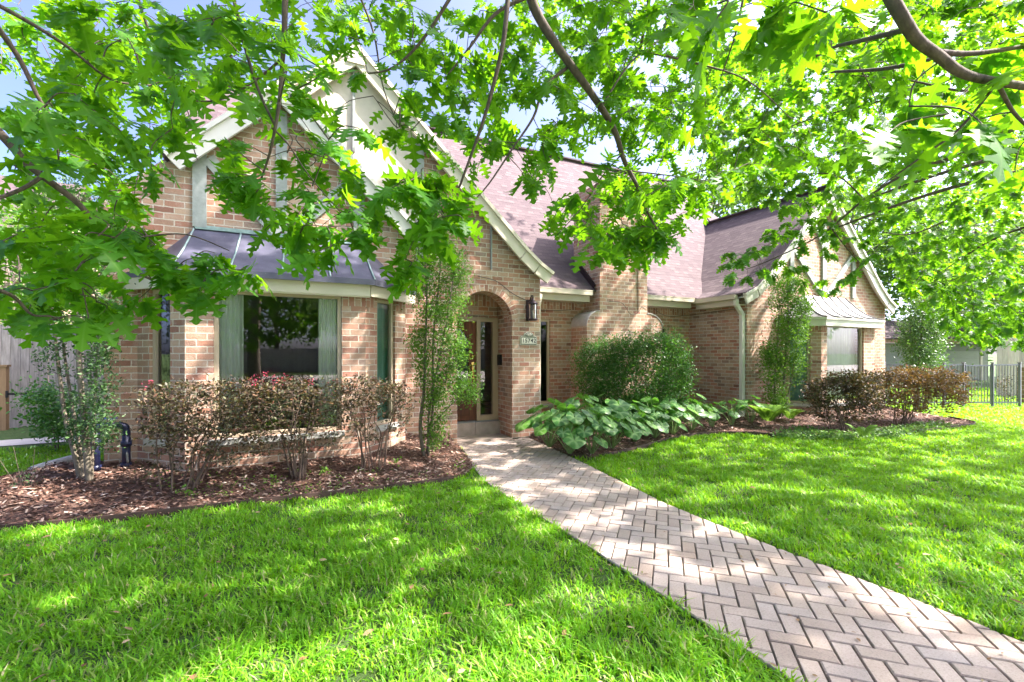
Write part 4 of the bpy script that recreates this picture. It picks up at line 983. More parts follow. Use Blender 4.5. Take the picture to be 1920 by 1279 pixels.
M['yaupon'] = leaf_mat('small_glossy_leaf', [(0, (.025, .075, .022)), (.4, (.045, .115, .03)), (.75, (.07, .17, .035)), (1, (.12, .26, .04))], (.16, .34, .04), .25, .35, .5)
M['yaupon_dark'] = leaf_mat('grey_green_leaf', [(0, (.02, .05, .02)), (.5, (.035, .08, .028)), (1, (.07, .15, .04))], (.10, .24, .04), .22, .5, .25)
M['yaupon_bright'] = leaf_mat('bright_shrub_leaf', [(0, (.04, .10, .018)), (.4, (.08, .19, .03)), (1, (.13, .29, .03))], (.20, .42, .03), .3, .5, .25)  # brighter green leaves of the centre and right wing shrubs
M['loro'] = leaf_mat('purple_shrub_leaf', [(0, (.028, .03, .02)), (.2, (.06, .035, .03)), (.45, (.05, .07, .034)), (.65, (.10, .06, .045)), (.85, (.11, .125, .05)), (1, (.22, .09, .06))], (.16, .12, .03), .22, .5, .3)
M['loro_gold'] = leaf_mat('bronze_shrub_leaf', [(0, (.035, .022, .018)), (.25, (.09, .05, .03)), (.5, (.09, .085, .03)), (.75, (.19, .11, .045)), (1, (.27, .11, .07))], (.30, .18, .04), .28, .4, .45)
M['pink'] = leaf_mat('pink_flower', [(0, (.45, .03, .09)), (1, (.65, .10, .18))], (.5, .08, .12), .3, .6, .2)
M['nandina'] = leaf_mat('nandina_leaf', [(0, (.022, .075, .018)), (.4, (.04, .13, .025)), (.8, (.065, .19, .03)), (1, (.11, .27, .04))], (.14, .36, .03), .28, .4, .45)
M['fern'] = leaf_mat('fern_leaf', [(0, (.08, .20, .025)), (1, (.20, .36, .05))], (.28, .48, .05), .35, .5, .3)

def stems(polys, m, parent, name='trunk'):
    b = MB()
    for pts, r0, r1 in polys:
        s = spline(pts, 6); n = len(s); b.tube(s, [r0 + (r1 - r0) * i / (n - 1) for i in range(n)], 8)
    return b.build(name, m, parent), [p for pts, _, _ in polys for p in spline(pts, 6)]
def W(x, y, d): return at(x, y, d)

G_ = 'slim upright multi stemmed shrubs against the house'
# left
t = thing('upright_shrub', W(155, 900, 5.05), 'multi stemmed upright shrub with grey trunks at the left house corner', 'shrub', G_)
_, bp = stems([([W(152, 902, 5.05), W(140, 850, 5.05), W(122, 780, 5.08), W(110, 690, 5.1), W(100, 600, 5.12), W(88, 500, 5.15)], .032, .010),
               ([W(158, 902, 5.05), W(146, 820, 5.1), W(132, 740, 5.15), W(118, 640, 5.2), W(112, 540, 5.2)], .022, .008),
               ([W(168, 903, 5.0), W(163, 850, 5.0), W(155, 760, 5.0), W(148, 680, 5.0), W(146, 600, 5.0), W(140, 480, 5.0), W(150, 380, 5.0)], .038, .012),
               ([W(172, 900, 5.1), W(176, 800, 5.15), W(180, 700, 5.2), W(184, 600, 5.25), W(178, 500, 5.3)], .016, .007)], M['shrub_bark'], t)
C = np.concatenate([cloud([(70, 560), (135, 560), (130, 700), (100, 730), (75, 680)], 34, 5.1, .2), cloud([(150, 560), (205, 560), (205, 740), (165, 740), (152, 650)], 84, 5.1, .22),
                    cloud([(130, 745), (190, 740), (215, 800), (200, 860), (150, 840), (130, 800)], 56, 4.95, .2), cloud([(60, 300), (220, 330), (225, 560), (70, 560)], 170, 5.15, .35)])
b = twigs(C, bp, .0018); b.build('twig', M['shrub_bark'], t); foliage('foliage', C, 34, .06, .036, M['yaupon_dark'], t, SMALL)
# centre, beside the arch
t = thing('upright_shrub', W(798, 855, 6.5), 'slim upright shrub with twisted stems left of the entry arch', 'shrub', G_)
_, bp = stems([([W(795, 856, 6.5), W(788, 800, 6.5), W(795, 730, 6.5), W(797, 660, 6.5), W(800, 560, 6.5), W(795, 470, 6.5)], .030, .008),
               ([W(803, 856, 6.5), W(805, 770, 6.45), W(820, 690, 6.45), W(838, 600, 6.45), W(850, 520, 6.45)], .018, .006),
               ([W(800, 850, 6.5), W(812, 760, 6.5), W(812, 640, 6.55), W(824, 520, 6.55), W(830, 440, 6.55)], .02, .006),
               ([W(810, 800, 6.45), W(835, 770, 6.4), W(865, 742, 6.3), W(885, 725, 6.3)], .008, .004)], M['shrub_bark'], t)
C = np.concatenate([cloud([(762, 500), (800, 440), (850, 430), (878, 520), (866, 600), (845, 560), (800, 600), (770, 580)], 150, 6.5, .25), cloud([(815, 560), (850, 590), (876, 640), (870, 690), (830, 720), (810, 680)], 90, 6.4, .2),
                    cloud([(768, 620), (800, 610), (805, 700), (785, 720)], 45, 6.5, .2), cloud([(850, 700), (880, 690), (897, 740), (880, 760), (850, 750)], 34, 6.3, .12), cloud([(795, 710), (830, 700), (838, 780), (820, 840), (800, 830)], 60, 6.45, .18)])
b = twigs(C, bp, .0016); b.build('twig', M['shrub_bark'], t); foliage('foliage', C, 42, .062, .038, M['yaupon_bright'], t, SMALL)
# right wing
t = thing('upright_shrub', W(1460, 785, 10.2), 'slim upright shrub climbing beside the downspout of the right wing', 'shrub', G_)
_, bp = stems([([W(1462, 786, 10.2), W(1468, 740, 10.2), W(1472, 680, 10.2), W(1478, 600, 10.2), W(1475, 530, 10.2)], .032, .01), ([W(1466, 786, 10.2), W(1480, 730, 10.2), W(1492, 660, 10.2), W(1498, 600, 10.2)], .022, .008), ([W(1458, 786, 10.2), W(1452, 720, 10.2), W(1458, 640, 10.2), W(1462, 560, 10.2)], .022, .008)], M['shrub_bark'], t)
C = np.concatenate([cloud([(1445, 520), (1500, 520), (1520, 580), (1505, 640), (1460, 640), (1448, 580)], 150, 10.2, .3), cloud([(1428, 650), (1470, 640), (1470, 760), (1445, 770), (1432, 710)], 110, 10.2, .25), cloud([(1480, 640), (1510, 640), (1500, 720), (1484, 720)], 35, 10.2, .2)])
b = twigs(C, bp, .002); b.build('twig', M['shrub_bark'], t); foliage('foliage', C, 44, .085, .048, M['yaupon_bright'], t, SMALL)
# beyond the right hedge
t = thing('upright_shrub', W(1726, 775, 12.2), 'upright shrub with a browned top beyond the right hand hedge', 'shrub', G_)
_, bp = stems([([W(1722, 776, 12.2), W(1722, 700, 12.2), W(1728, 620, 12.2), W(1732, 560, 12.2)], .035, .01), ([W(1730, 776, 12.2), W(1742, 700, 12.2), W(1758, 620, 12.2), W(1765, 575, 12.2)], .025, .008), ([W(1718, 776, 12.2), W(1712, 690, 12.2), W(1706, 600, 12.2)], .025, .008)], M['shrub_bark'], t)
C = cloud([(1692, 620), (1715, 565), (1750, 552), (1778, 580), (1770, 640), (1752, 700), (1700, 715)], 260, 12.2, .4)
b = twigs(C, bp, .0025, 120); b.build('twig', M['shrub_bark'], t); foliage('foliage', C, 44, .11, .058, M['yaupon'], t, SMALL)
Ct = cloud([(1718, 575), (1735, 552), (1755, 575), (1740, 590)], 24, 12.1, .15); foliage('dead_foliage', Ct, 14, .07, .035, leaf_mat('dry_leaf', [(0, (.16, .07, .03)), (1, (.32, .16, .06))], (.3, .14, .04), .2, .7), t, SMALL)

# purple leaved shrubs, clipped flat
def hedge(base, poly, dm, dth, n, label, m, grp, size=.042, rad=.055, per=21, zg=.1, nst=11, pinks=()):
    bpx = W(*base); t = thing('purple_shrub', (bpx.x, bpx.y, zg), label, 'shrub', grp)
    C = cloud(poly, n, dm, dth); zt = C[:, 2].max(); zb = C[:, 2].min()
    C = C[RNG.random(len(C)) < .16 + .95 * ((C[:, 2] - zb) / (zt - zb)) ** 1.1]
    pol = []
    for k in range(nst):
        e = Vector(C[RNG.integers(len(C))]); e.z = zt - random.uniform(.05, .3); s = Vector((bpx.x + (e.x - bpx.x) * random.uniform(.1, .55), bpx.y + random.uniform(-.12, .12), zg - .05))
        m1 = s.lerp(e, .35) + Vector((random.uniform(-.06, .06), random.uniform(-.06, .06), .12)); m2 = s.lerp(e, .7) + Vector((random.uniform(-.08, .08), random.uniform(-.08, .08), .02))
        pol.append(([s, m1, m2, e], random.uniform(.006, .013), .003))
    _, bp = stems(pol, M['stem_brown'], t, 'stem'); b = twigs(C, bp, .0018, 200); b.build('twig', M['stem_brown'], t)
    foliage('foliage', C, per, rad, size, m, t, SMALL, .55, .35)
    if len(pinks):
        P = np.concatenate([np.array([W(x, y, d)]) + RNG.normal(size=(k, 3)) * .03 for x, y, d, k in pinks]); foliage('blossom', P, 2, .016, .020, M['pink'], t, DIAM)
    return t
g = 'purple leaved shrubs clipped flat under the windows'
dl = lambda x: 5.95 / (CS - (x - CX) / F * SN)
hedge((325, 885, 4.9), [(262, 735), (320, 722), (400, 716), (480, 718), (486, 800), (470, 850), (400, 880), (330, 900), (275, 890), (256, 800)], dl, .26, 400, 'largest purple leaved shrub clipped flat at the left end of the bay window hedge', M['loro'], g, pinks=[(278, 722, 4.7, 8), (470, 712, 5.0, 12)])
hedge((560, 870, 5.35), [(470, 712), (560, 712), (640, 722), (655, 760), (640, 830), (600, 850), (520, 866), (478, 850)], dl, .22, 235, 'purple leaved shrub with pink blossom in front of the big picture window', M['loro'], g, pinks=[(500, 705, 5.2, 16), (535, 708, 5.3, 14), (515, 712, 5.2, 12), (585, 716, 5.3, 8), (480, 716, 5.1, 12)])
hedge((700, 872, 5.75), [(620, 712), (700, 710), (765, 722), (766, 780), (745, 840), (700, 838), (660, 800), (630, 770)], dl, .22, 200, 'smaller purple leaved shrub between the picture window and the slim shrub', M['loro'], g, pinks=[(628, 712, 5.6, 6)])
hedge((1580, 800, 8.9), [(1514, 722), (1560, 702), (1640, 700), (1660, 760), (1630, 798), (1560, 800), (1520, 770)], 9.0, .35, 380, 'purple leaved shrub clipped flat before the right wing bay window', M['loro'], g, .058, .08, 26, .05)
hedge((1690, 790, 9.7), [(1640, 700), (1700, 694), (1770, 694), (1806, 706), (1812, 740), (1795, 772), (1740, 784), (1680, 780), (1640, 760)], 9.8, .4, 430, 'bronze sunlit shrub clipped flat at the right end of the bed', M['loro_gold'], g, .060, .085, 26, .05, pinks=[(1690, 692, 9.7, 5), (1825, 728, 9.7, 6)])

# dense green shrub in front of the chimney
t = thing('nandina_shrub', (6.1, 7.2, .08), 'big rounded fine leaved green shrub in front of the chimney', 'shrub')
poly = [(1084, 670), (1100, 648), (1150, 636), (1200, 640), (1240, 628), (1275, 640), (1293, 670), (1290, 720), (1275, 770), (1240, 795), (1150, 795), (1105, 775), (1085, 725)]
X, Y = inside_px(poly, 1500); nrm = np.sqrt(np.clip(1 - ((X - 1188) / 112) ** 2, 0, 1)) * .75 + .15
d = 9.35 - nrm * .75 * np.where(RNG.random(len(X)) < .75, 1, RNG.uniform(-1, 1, len(X))); C = np.array([at(x, y, q) for x, y, q in zip(X, Y, d)])
sp = C[RNG.permutation(len(C))[:420]]; sp = sp[sp[:, 2] > 1.35][:70]; C = np.concatenate([C, sp + np.stack([RNG.normal(0, .06, len(sp)), RNG.normal(0, .06, len(sp)), RNG.uniform(.05, .24, len(sp))], 1)])
pol = [([Vector((6.1 + random.uniform(-.3, .3), 7.2 + random.uniform(-.2, .2), .03)), Vector(C[RNG.integers(len(C))]) - Vector((0, 0, .2))], .014, .005) for k in range(14)]
stems(pol, M['stem_brown'], t, 'stem'); foliage('foliage', C, 26, .085, .048, M['nandina'], t, DIAM, .8, .1, droop=.25)
# loose low shrub behind the left one
t = thing('low_shrub', W(100, 835, 7.3), 'loose bright green shrub in the grass before the plank fence', 'shrub')
C = cloud([(40, 745), (90, 730), (135, 740), (150, 790), (120, 825), (70, 800)], 130, 7.3, .4)
stems([([W(105, 850, 7.3), W(98, 800, 7.3), W(80, 755, 7.3)], .012, .005), ([W(108, 850, 7.3), W(112, 790, 7.3), W(120, 750, 7.3)], .012, .005)], M['stem_brown'], t, 'stem'); foliage('foliage', C, 22, .10, .06, M['nandina'], t, SMALL)
t = thing('bare_rose', W(50, 920, 4.7), 'sparse thorny twiggy plant at the left end of the mulch bed', 'plant')
pol = [([W(55, 925, 4.7), W(55 + dx * .5, 900, 4.7), W(55 + dx, 900 - h, 4.65)], .005, .002) for dx, h in ((-60, 45), (-30, 62), (10, 60), (35, 40), (-15, 20))]
_, bp = stems(pol, M['twig'], t, 'stem'); C = np.array([tuple(p) for p in bp if random.random() < .5]); foliage('foliage', C, 4, .05, .03, M['yaupon_dark'], t, SMALL)
# seedlings in the bark
for x, y, d in ((512, 912, 5.2), (345, 905, 4.75), (610, 880, 5.5), (860, 905, 6.0), (745, 895, 5.9)):
    p = W(x, y, d); p.z = float(hl(np.array([p.x]), np.array([p.y]))[0]); t = thing('seedling', p, {512: 'tiny green seedling in the bark below the picture window', 345: 'pale sprouting weed in the bark at the left end of the hedge', 610: 'small weed beneath the middle purple shrub', 860: 'weed tuft in the bark beside the brick path', 745: 'green weed in front of the smallest purple shrub'}[x], 'seedling', 'small weeds in the left mulch bed')
    foliage('foliage', np.array([tuple(p)]) + np.array([[0, 0, .03]]), 16, .035, .05, M['fern'], t, SMALL)

# round leaved glossy plants along the path
def disc_tmpl():
    V = [(0, .18, -.05)]; n = 18
    for k in range(n):
        a = -math.pi * .5 + .28 + (2 * math.pi - .56) * k / (n - 1); r = 1 + .05 * math.sin(5 * a); V.append((r * math.cos(a), r * math.sin(a), .06 * math.sin(3 * a) - .10))
    for k in range(n): x, y, z = V[1 + k]; V.append((x * .55, y * .55 + .08, .055 + .02 * math.sin(3 * k)))
    Fc = []
    for k in range(n - 1): Fc += [(0, 1 + n + k, 2 + n + k), (1 + n + k, 1 + k, 2 + k, 2 + n + k)]
    return V, Fc
DISC = disc_tmpl()
def big_leaf_mat():
    m = leaf_mat('round_glossy_leaf', [(0, (.03, .115, .022)), (.4, (.05, .16, .03)), (.8, (.075, .22, .035)), (1, (.13, .30, .035))], (.14, .40, .03), .25, .36, .35, ((.26, .42, .14), .8, .6)); return m
M['round'] = big_leaf_mat(); M['round_stem'] = plain('pale_stem', (.18, .28, .08), .5)
clumps = [(1030, 838, 0), (1068, 850, 1), (1110, 850, 2), (1148, 840, 3), (1092, 822, 4), (1140, 812, 5), (1190, 828, 6), (1228, 820, 7), (1195, 803, 8), (1262, 814, 9), (1298, 806, 10), (1250, 796, 11), (1336, 800, 12), (1372, 797, 13), (1408, 794, 14)]
labs = ['round leaved glossy plant at the pier foot, nearest the entry arch', 'round leaved glossy plant leaning over the path edge', 'round leaved glossy plant with the largest leaves by the path bend', 'round leaved glossy plant at the bed front before the nandina', 'tall round leaved glossy plant behind the path edge clump', 'round leaved glossy plant under the left side of the nandina', 'round leaved glossy plant at the lawn edge before the nandina', 'round leaved glossy plant at the lawn edge right of the nandina centre', 'upright round leaved plant against the nandina base', 'round leaved glossy plant before the right side of the nandina', 'low round leaved plant before the red brick side wall', 'round leaved glossy plant tucked under the right edge of the nandina', 'sparse round leaved plant midway along the red brick side wall', 'sparse round leaved plant left of the white downspout', 'small round leaved plant at the foot of the white downspout']
for (x, y, i) in clumps:
    r = ray(x, y); dd = (.03 - EYE) / r.z; p = Vector((0, 0, EYE)) + r * dd; k = 19 if i < 12 else 10; sc = (1.1 if i < 5 else 1.) if i < 12 else .85
    t = thing('leopard_plant', p, labs[i], 'plant', 'round leaved plants along the bed'); Ps = []; Ds = []; Ns = []; b = MB()
    for q in range(k):
        a = q * 2.4 + random.uniform(-.4, .4); rr = .06 + .40 * math.sqrt((q + .5) / k); h = (random.uniform(.50, .70) - 1.15 * max(0, rr - .2)) * sc
        e = p + Vector((math.cos(a) * rr * sc, math.sin(a) * rr * sc, h)); o = Vector((math.cos(a), math.sin(a), 0)); Ps.append(e); Ds.append(o + Vector((0, 0, -.35 - rr))); Ns.append(o * (.35 + rr) + Vector((random.uniform(-.3, .3), random.uniform(-.3, .3) - .25, 1)))
        b.tube(spline([p + o * .02, p.lerp(e, .5) + Vector((0, 0, .09)), e], 4), [.006] * 9, 5, cap=False)
    b.build('stem', M['round_stem'], t)
    leaves('leaf', DISC, np.array([tuple(v) for v in Ps]), np.array([tuple(v) for v in Ds]), np.array([tuple(v) for v in Ns]), RNG.uniform(.085, .15, k) * sc, M['round'], t, True, rib=[0] + [(k % 3 > 0) * 1. for k in range(18)] * 2)
# ferns and ground cover
def fern(p, n, ln, label):
    t = thing('fern', p, label, 'fern', 'ferns at the foot of the right wing'); Ps = []; Ds = []; Ns = []; S = []
    for k in range(n):
        a = k * 2.39 + random.uniform(-.3, .3); o = Vector((math.cos(a), math.sin(a), 0)); L_ = ln * random.uniform(.7, 1.1); s = Vector((-o.y, o.x, 0))
        for j in range(3, 22):
            f = j / 22; c = p + o * (L_ * .62 * f) + Vector((0, 0, L_ * (1.15 * f - .62 * f * f))); tan = (o * .62 + Vector((0, 0, 1.15 - 1.24 * f))).normalized()
            for sg in (1, -1): Ps.append(c); Ds.append(s * sg + tan * .45); Ns.append(tan.cross(s)); S.append(L_ * .21 * math.sin(math.pi * (.12 + .86 * f)) + .004)
    leaves('frond', ([(0, 0, 0), (.14, .3, .02), (0, 1, -.1), (-.14, .3, .02)], [(0, 1, 2, 3)]), np.array([tuple(v) for v in Ps]), np.array([tuple(v) for v in Ds]), np.array([tuple(v) for v in Ns]), np.array(S), M['fern'], t)
for x, y, n, ln, lb in ((1440, 797, 16, .75, 'bright green fern right of the white downspout'), (1482, 790, 12, .55, 'smaller fern at the base of the narrow angled window'), (1618, 822, 7, .4, 'low fern frond under the purple shrub of the right wing')):
    r = ray(x, y); p = Vector((0, 0, EYE)) + r * ((.05 - EYE) / r.z); fern(p, n, ln, lb)
X, Y = inside_px([(1450, 815), (1500, 800), (1590, 812), (1680, 800), (1760, 790), (1790, 797), (1700, 813), (1600, 821), (1500, 820)], 420)
C = []
for x, y in zip(X, Y): r = ray(x, y); C.append(tuple(Vector((0, 0, EYE)) + r * ((.05 - EYE) / r.z)))
o = foliage('ground_cover', np.array(C), 9, .07, .05, leaf_mat('ground_cover_leaf', [(0, (.05, .13, .03)), (.6, (.10, .22, .05)), (1, (.20, .30, .09))], (.2, .4, .05), .3), None, SMALL, .35, .1); tag(o, 'low green ground cover at the front edge of the right hand bed', 'ground cover', kind='stuff')
X, Y = inside_px([(240, 905), (420, 895), (640, 880), (760, 880), (860, 885), (880, 900), (700, 915), (450, 925), (330, 925)], 150); C = []
for x, y in zip(X, Y): r = ray(x, y); q = Vector((0, 0, EYE)) + r * ((.06 - EYE) / r.z); C.append((q.x, q.y, float(hl(np.array([q.x]), np.array([q.y]))[0]) + .02))
o = foliage('ground_cover', np.array(C), 4, .05, .03, M['fern'], None, SMALL, .2, .1); tag(o, 'scattered tiny green sprouts in the left mulch bed', 'ground cover', kind='stuff')
t = thing('purple_shrub', W(1885, 765, 14.5), 'young purple shrub behind the metal gate', 'shrub'); C = cloud([(1868, 720), (1890, 705), (1898, 730), (1895, 760), (1872, 755)], 40, 14.2, .3)
stems([([W(1884, 768, 14.3), W(1882, 730, 14.2)], .01, .004)], M['stem_brown'], t, 'stem'); foliage('foliage', C, 10, .08, .06, M['loro'], t, SMALL)
# ================================================================== TREES
M['oak'] = leaf_mat('oak_leaf', [(0, (.022, .105, .006)), (.3, (.034, .15, .008)), (.65, (.05, .19, .010)), (.9, (.075, .23, .012)), (1, (.11, .27, .016))], (.22, .52, .006), .5, .45, .28, ((.16, .30, .05), .03, .55))
M['oak_small'] = leaf_mat('oak_leaf_far', [(0, (.03, .11, .018)), (.4, (.05, .16, .022)), (.8, (.08, .22, .028)), (1, (.13, .28, .03))], (.26, .58, .012), .5, .45, .3)
M['far_leaf'] = leaf_mat('far_tree_leaf', [(0, (.03, .09, .02)), (.5, (.055, .15, .03)), (1, (.11, .24, .04))], (.22, .42, .03), .35, .45, .4)

def seg_points(br):
    out = []
    for pts, r in br:
        for i, p in enumerate(pts): out.append((p, r[i]))
    return out
def make_sprays(C, dirs, nl, size, nodes, tw, dr=(.2, 1.0)):
    """each spray: a twig from the nearest branch, then leaves fanned along and round its tip"""
    Ps, Ds, Ns, Ss = [], [], [], []
    NP = np.zeros((len(nodes) + 2 * len(C), 3)); NP[:len(nodes)] = [tuple(p) for p, _ in nodes]; nn = len(nodes)
    d0 = [float(((NP[:nn] - np.array(c)) ** 2).sum(1).min()) for c in C]
    for i_ in np.argsort(d0):
        c, n = Vector(C[i_]), nl[i_]; j = int(np.argmin(((NP[:nn] - np.array(c)) ** 2).sum(1))); q = Vector(NP[j]); dist = (c - q).length
        NP[nn] = c; NP[nn + 1] = q.lerp(c, .55) + Vector((0, 0, .05 * dist)); nn += 2
        if dist > .02:
            if dist > 1.6: q = c + (q - c).normalized() * .7
            mid = q.lerp(c, .55) + Vector((random.uniform(-.04, .04), random.uniform(-.04, .04), .10 * dist)); s = spline([q, mid, c], 4)
            tw.tube(s, [max(.0012, .0034 - .0022 * i / len(s)) for i in range(len(s))], 4, cap=False); ax = (c - mid).normalized()
        else: ax = Vector((random.gauss(0, 1), random.gauss(0, 1), -.4)).normalized(); mid = c - ax * .15
        side = ax.cross(Vector((0, 0, 1))); side = side.normalized() if side.length > .05 else Vector((1, 0, 0))
        for k in range(n):
            f = 1 - (k / n) ** 1.3 * .8; base = mid.lerp(c, f); an = random.uniform(-1.5, 1.5) * (1.15 if k else .3)
            d = (ax * math.cos(an) + side * math.sin(an)); d.z = d.z * .5 - random.uniform(*dr); d.normalize()
            Ps.append(base); Ds.append(d); Ns.append(Vector((random.gauss(0, .42), random.gauss(0, .42) - .15, 1))); Ss.append(random.uniform(.65, 1.12) * size)
    return [np.array([tuple(v) for v in q]) for q in (Ps, Ds, Ns)] + [np.array(Ss)]
def rad(r0, r1, n): return [r0 + (r1 - r0) * i / (n - 1) for i in range(n)]

# --- the oak whose trunk stands behind the camera and whose limbs hang over the picture
TR = Vector((-.95, -3.4, 0))
oak = thing('oak_tree', TR, 'near lobed leaved oak whose boughs hang across the top of the view', 'tree', 'oak trees shading the lawn')
br = []
def B(pts, r0, r1, per=5):
    s = spline(pts, per); br.append((s, rad(r0, r1, len(s)))); return s
crot = TR + Vector((.05, .1, 3.3))
b = MB(); tr = spline([TR - Vector((0, 0, .1)), TR + Vector((.02, 0, .5)), TR + Vector((-.03, .05, 1.8)), crot, crot + Vector((.2, .1, 1.6)), crot + Vector((.1, .5, 4.5))], 5)
n = len(tr); b.tube(tr, [.30, .25, .235, .225, .22] + rad(.215, .06, n - 5), 14); b.build('trunk', M['bark'], oak)
heads = {}
def limb(end, r0, r1, lift=1.2):
    a = crot + Vector((0, 0, random.uniform(-.2, 1.2))); e = Vector(end); m1 = a.lerp(e, .35) + Vector((0, 0, lift)); m2 = a.lerp(e, .75) + Vector((0, 0, lift * .7)); return B([a, m1, m2, e], r0, r1, 7)
def bough(px, r0, r1, lr=None, lift=1.2):
    pts = [at(*p) for p in px]; s = B(pts, r0, r1)
    if lr: limb(pts[0], lr, r0, lift)
    return s
bough([(985, -60, 2.5), (1000, 10, 2.55), (1040, 80, 2.6), (1105, 170, 2.7), (1150, 240, 2.8), (1170, 300, 2.9), (1195, 350, 3.0), (1210, 390, 3.1), (1232, 430, 3.2)], .030, .006, .07)
bough([(955, -40, 2.2), (945, 70, 2.2), (925, 160, 2.25), (905, 230, 2.3), (880, 300, 2.35), (850, 380, 2.4), (826, 432, 2.4)], .013, .004, .03)
bough([(1062, 128, 2.66), (1020, 165, 2.6), (1000, 220, 2.6), (960, 280, 2.55), (920, 340, 2.5), (893, 372, 2.5)], .010, .003)
bough([(536, -50, 1.9), (533, 60, 1.95), (530, 110, 2.0), (525, 180, 2.0), (517, 235, 2.0), (505, 290, 2.05), (490, 335, 2.1)], .013, .004, .05)
bough([(432, -30, 1.9), (460, 90, 1.95), (485, 170, 2.0), (515, 235, 2.0)], .008, .005, .02); bough([(526, 112, 2.0), (480, 150, 2.0), (410, 188, 1.95), (330, 185, 1.9)], .006, .003)
bough([(510, 240, 2.0), (540, 270, 2.05), (580, 330, 2.1), (640, 400, 2.2)], .005, .002)
bough([(-120, 130, 1.6), (0, 250, 1.7), (60, 315, 1.75), (150, 385, 1.85), (200, 455, 1.95), (240, 500, 2.0), (285, 525, 2.05)], .018, .005, .06); bough([(80, 330, 1.76), (40, 355, 1.7), (-40, 385, 1.6)], .008, .006)
bough([(200, 455, 1.95), (260, 445, 2.05), (350, 440, 2.15), (430, 470, 2.2)], .006, .002); bough([(190, 440, 1.92), (130, 520, 1.8), (60, 545, 1.7)], .005, .002)
bough([(-60, -20, 1.6), (30, 100, 1.75), (70, 180, 1.8), (100, 230, 1.85), (110, 300, 1.9)], .011, .003, .04); bough([(-40, -10, 1.7), (60, 45, 1.8), (130, 90, 1.9), (210, 150, 2.0), (290, 160, 2.1)], .009, .003, .03)
bough([(860, -30, 2.2), (810, 50, 2.25), (770, 100, 2.3), (730, 130, 2.3), (690, 138, 2.3)], .010, .004, .03); bough([(1000, -10, 2.5), (930, 25, 2.5), (880, 90, 2.5), (840, 140, 2.5)], .012, .004, .03)
bough([(750, 200, 2.4), (745, 240, 2.4), (700, 180, 2.4)], .004, .002); bough([(1128, 200, 2.75), (1180, 120, 2.85), (1230, 80, 2.95), (1300, 10, 3.1)], .007, .004)
bough([(1200, 95, 3.2), (1290, 115, 3.3), (1400, 150, 3.4), (1480, 220, 3.5)], .010, .003, .04); bough([(1165, 290, 2.9), (1130, 330, 2.85), (1090, 390, 2.8), (1045, 440, 2.8)], .006, .002); bough([(1180, 320, 2.95), (1260, 330, 3.1), (1330, 340, 3.2)], .005, .002)
bough([(1640, -60, 1.35), (1690, 30, 1.35), (1720, 75, 1.38), (1760, 105, 1.4), (1800, 135, 1.42), (1850, 150, 1.45), (1960, 168, 1.5)], .019, .012, .05); bough([(1760, 98, 1.4), (1830, 100, 1.42), (1950, 82, 1.45)], .009, .006)
bough([(1702, 55, 1.5), (1620, 75, 1.65), (1560, 90, 1.8), (1510, 118, 1.9)], .010, .004); bough([(1750, 112, 1.6), (1650, 130, 1.8), (1550, 135, 2.0)], .009, .005); bough([(1870, 155, 1.45), (1800, 240, 1.5), (1720, 300, 1.55), (1650, 350, 1.6)], .005, .002); bough([(1870, 155, 1.45), (1900, 210, 1.5), (1940, 250, 1.5)], .007, .004)
bough([(-80, 520, 1.5), (0, 545, 1.6), (30, 560, 1.65), (60, 590, 1.7), (95, 592, 1.75)], .009, .003, .02)
bough([(660, -40, 3.4), (700, 60, 3.5), (720, 170, 3.6), (760, 260, 3.7)], .010, .003, .03); bough([(250, -30, 2.6), (280, 60, 2.7), (330, 180, 2.8), (370, 300, 2.9)], .010, .003, .03); bough([(1400, -40, 2.8), (1380, 60, 2.9), (1350, 150, 3.1)], .009, .003, .03)
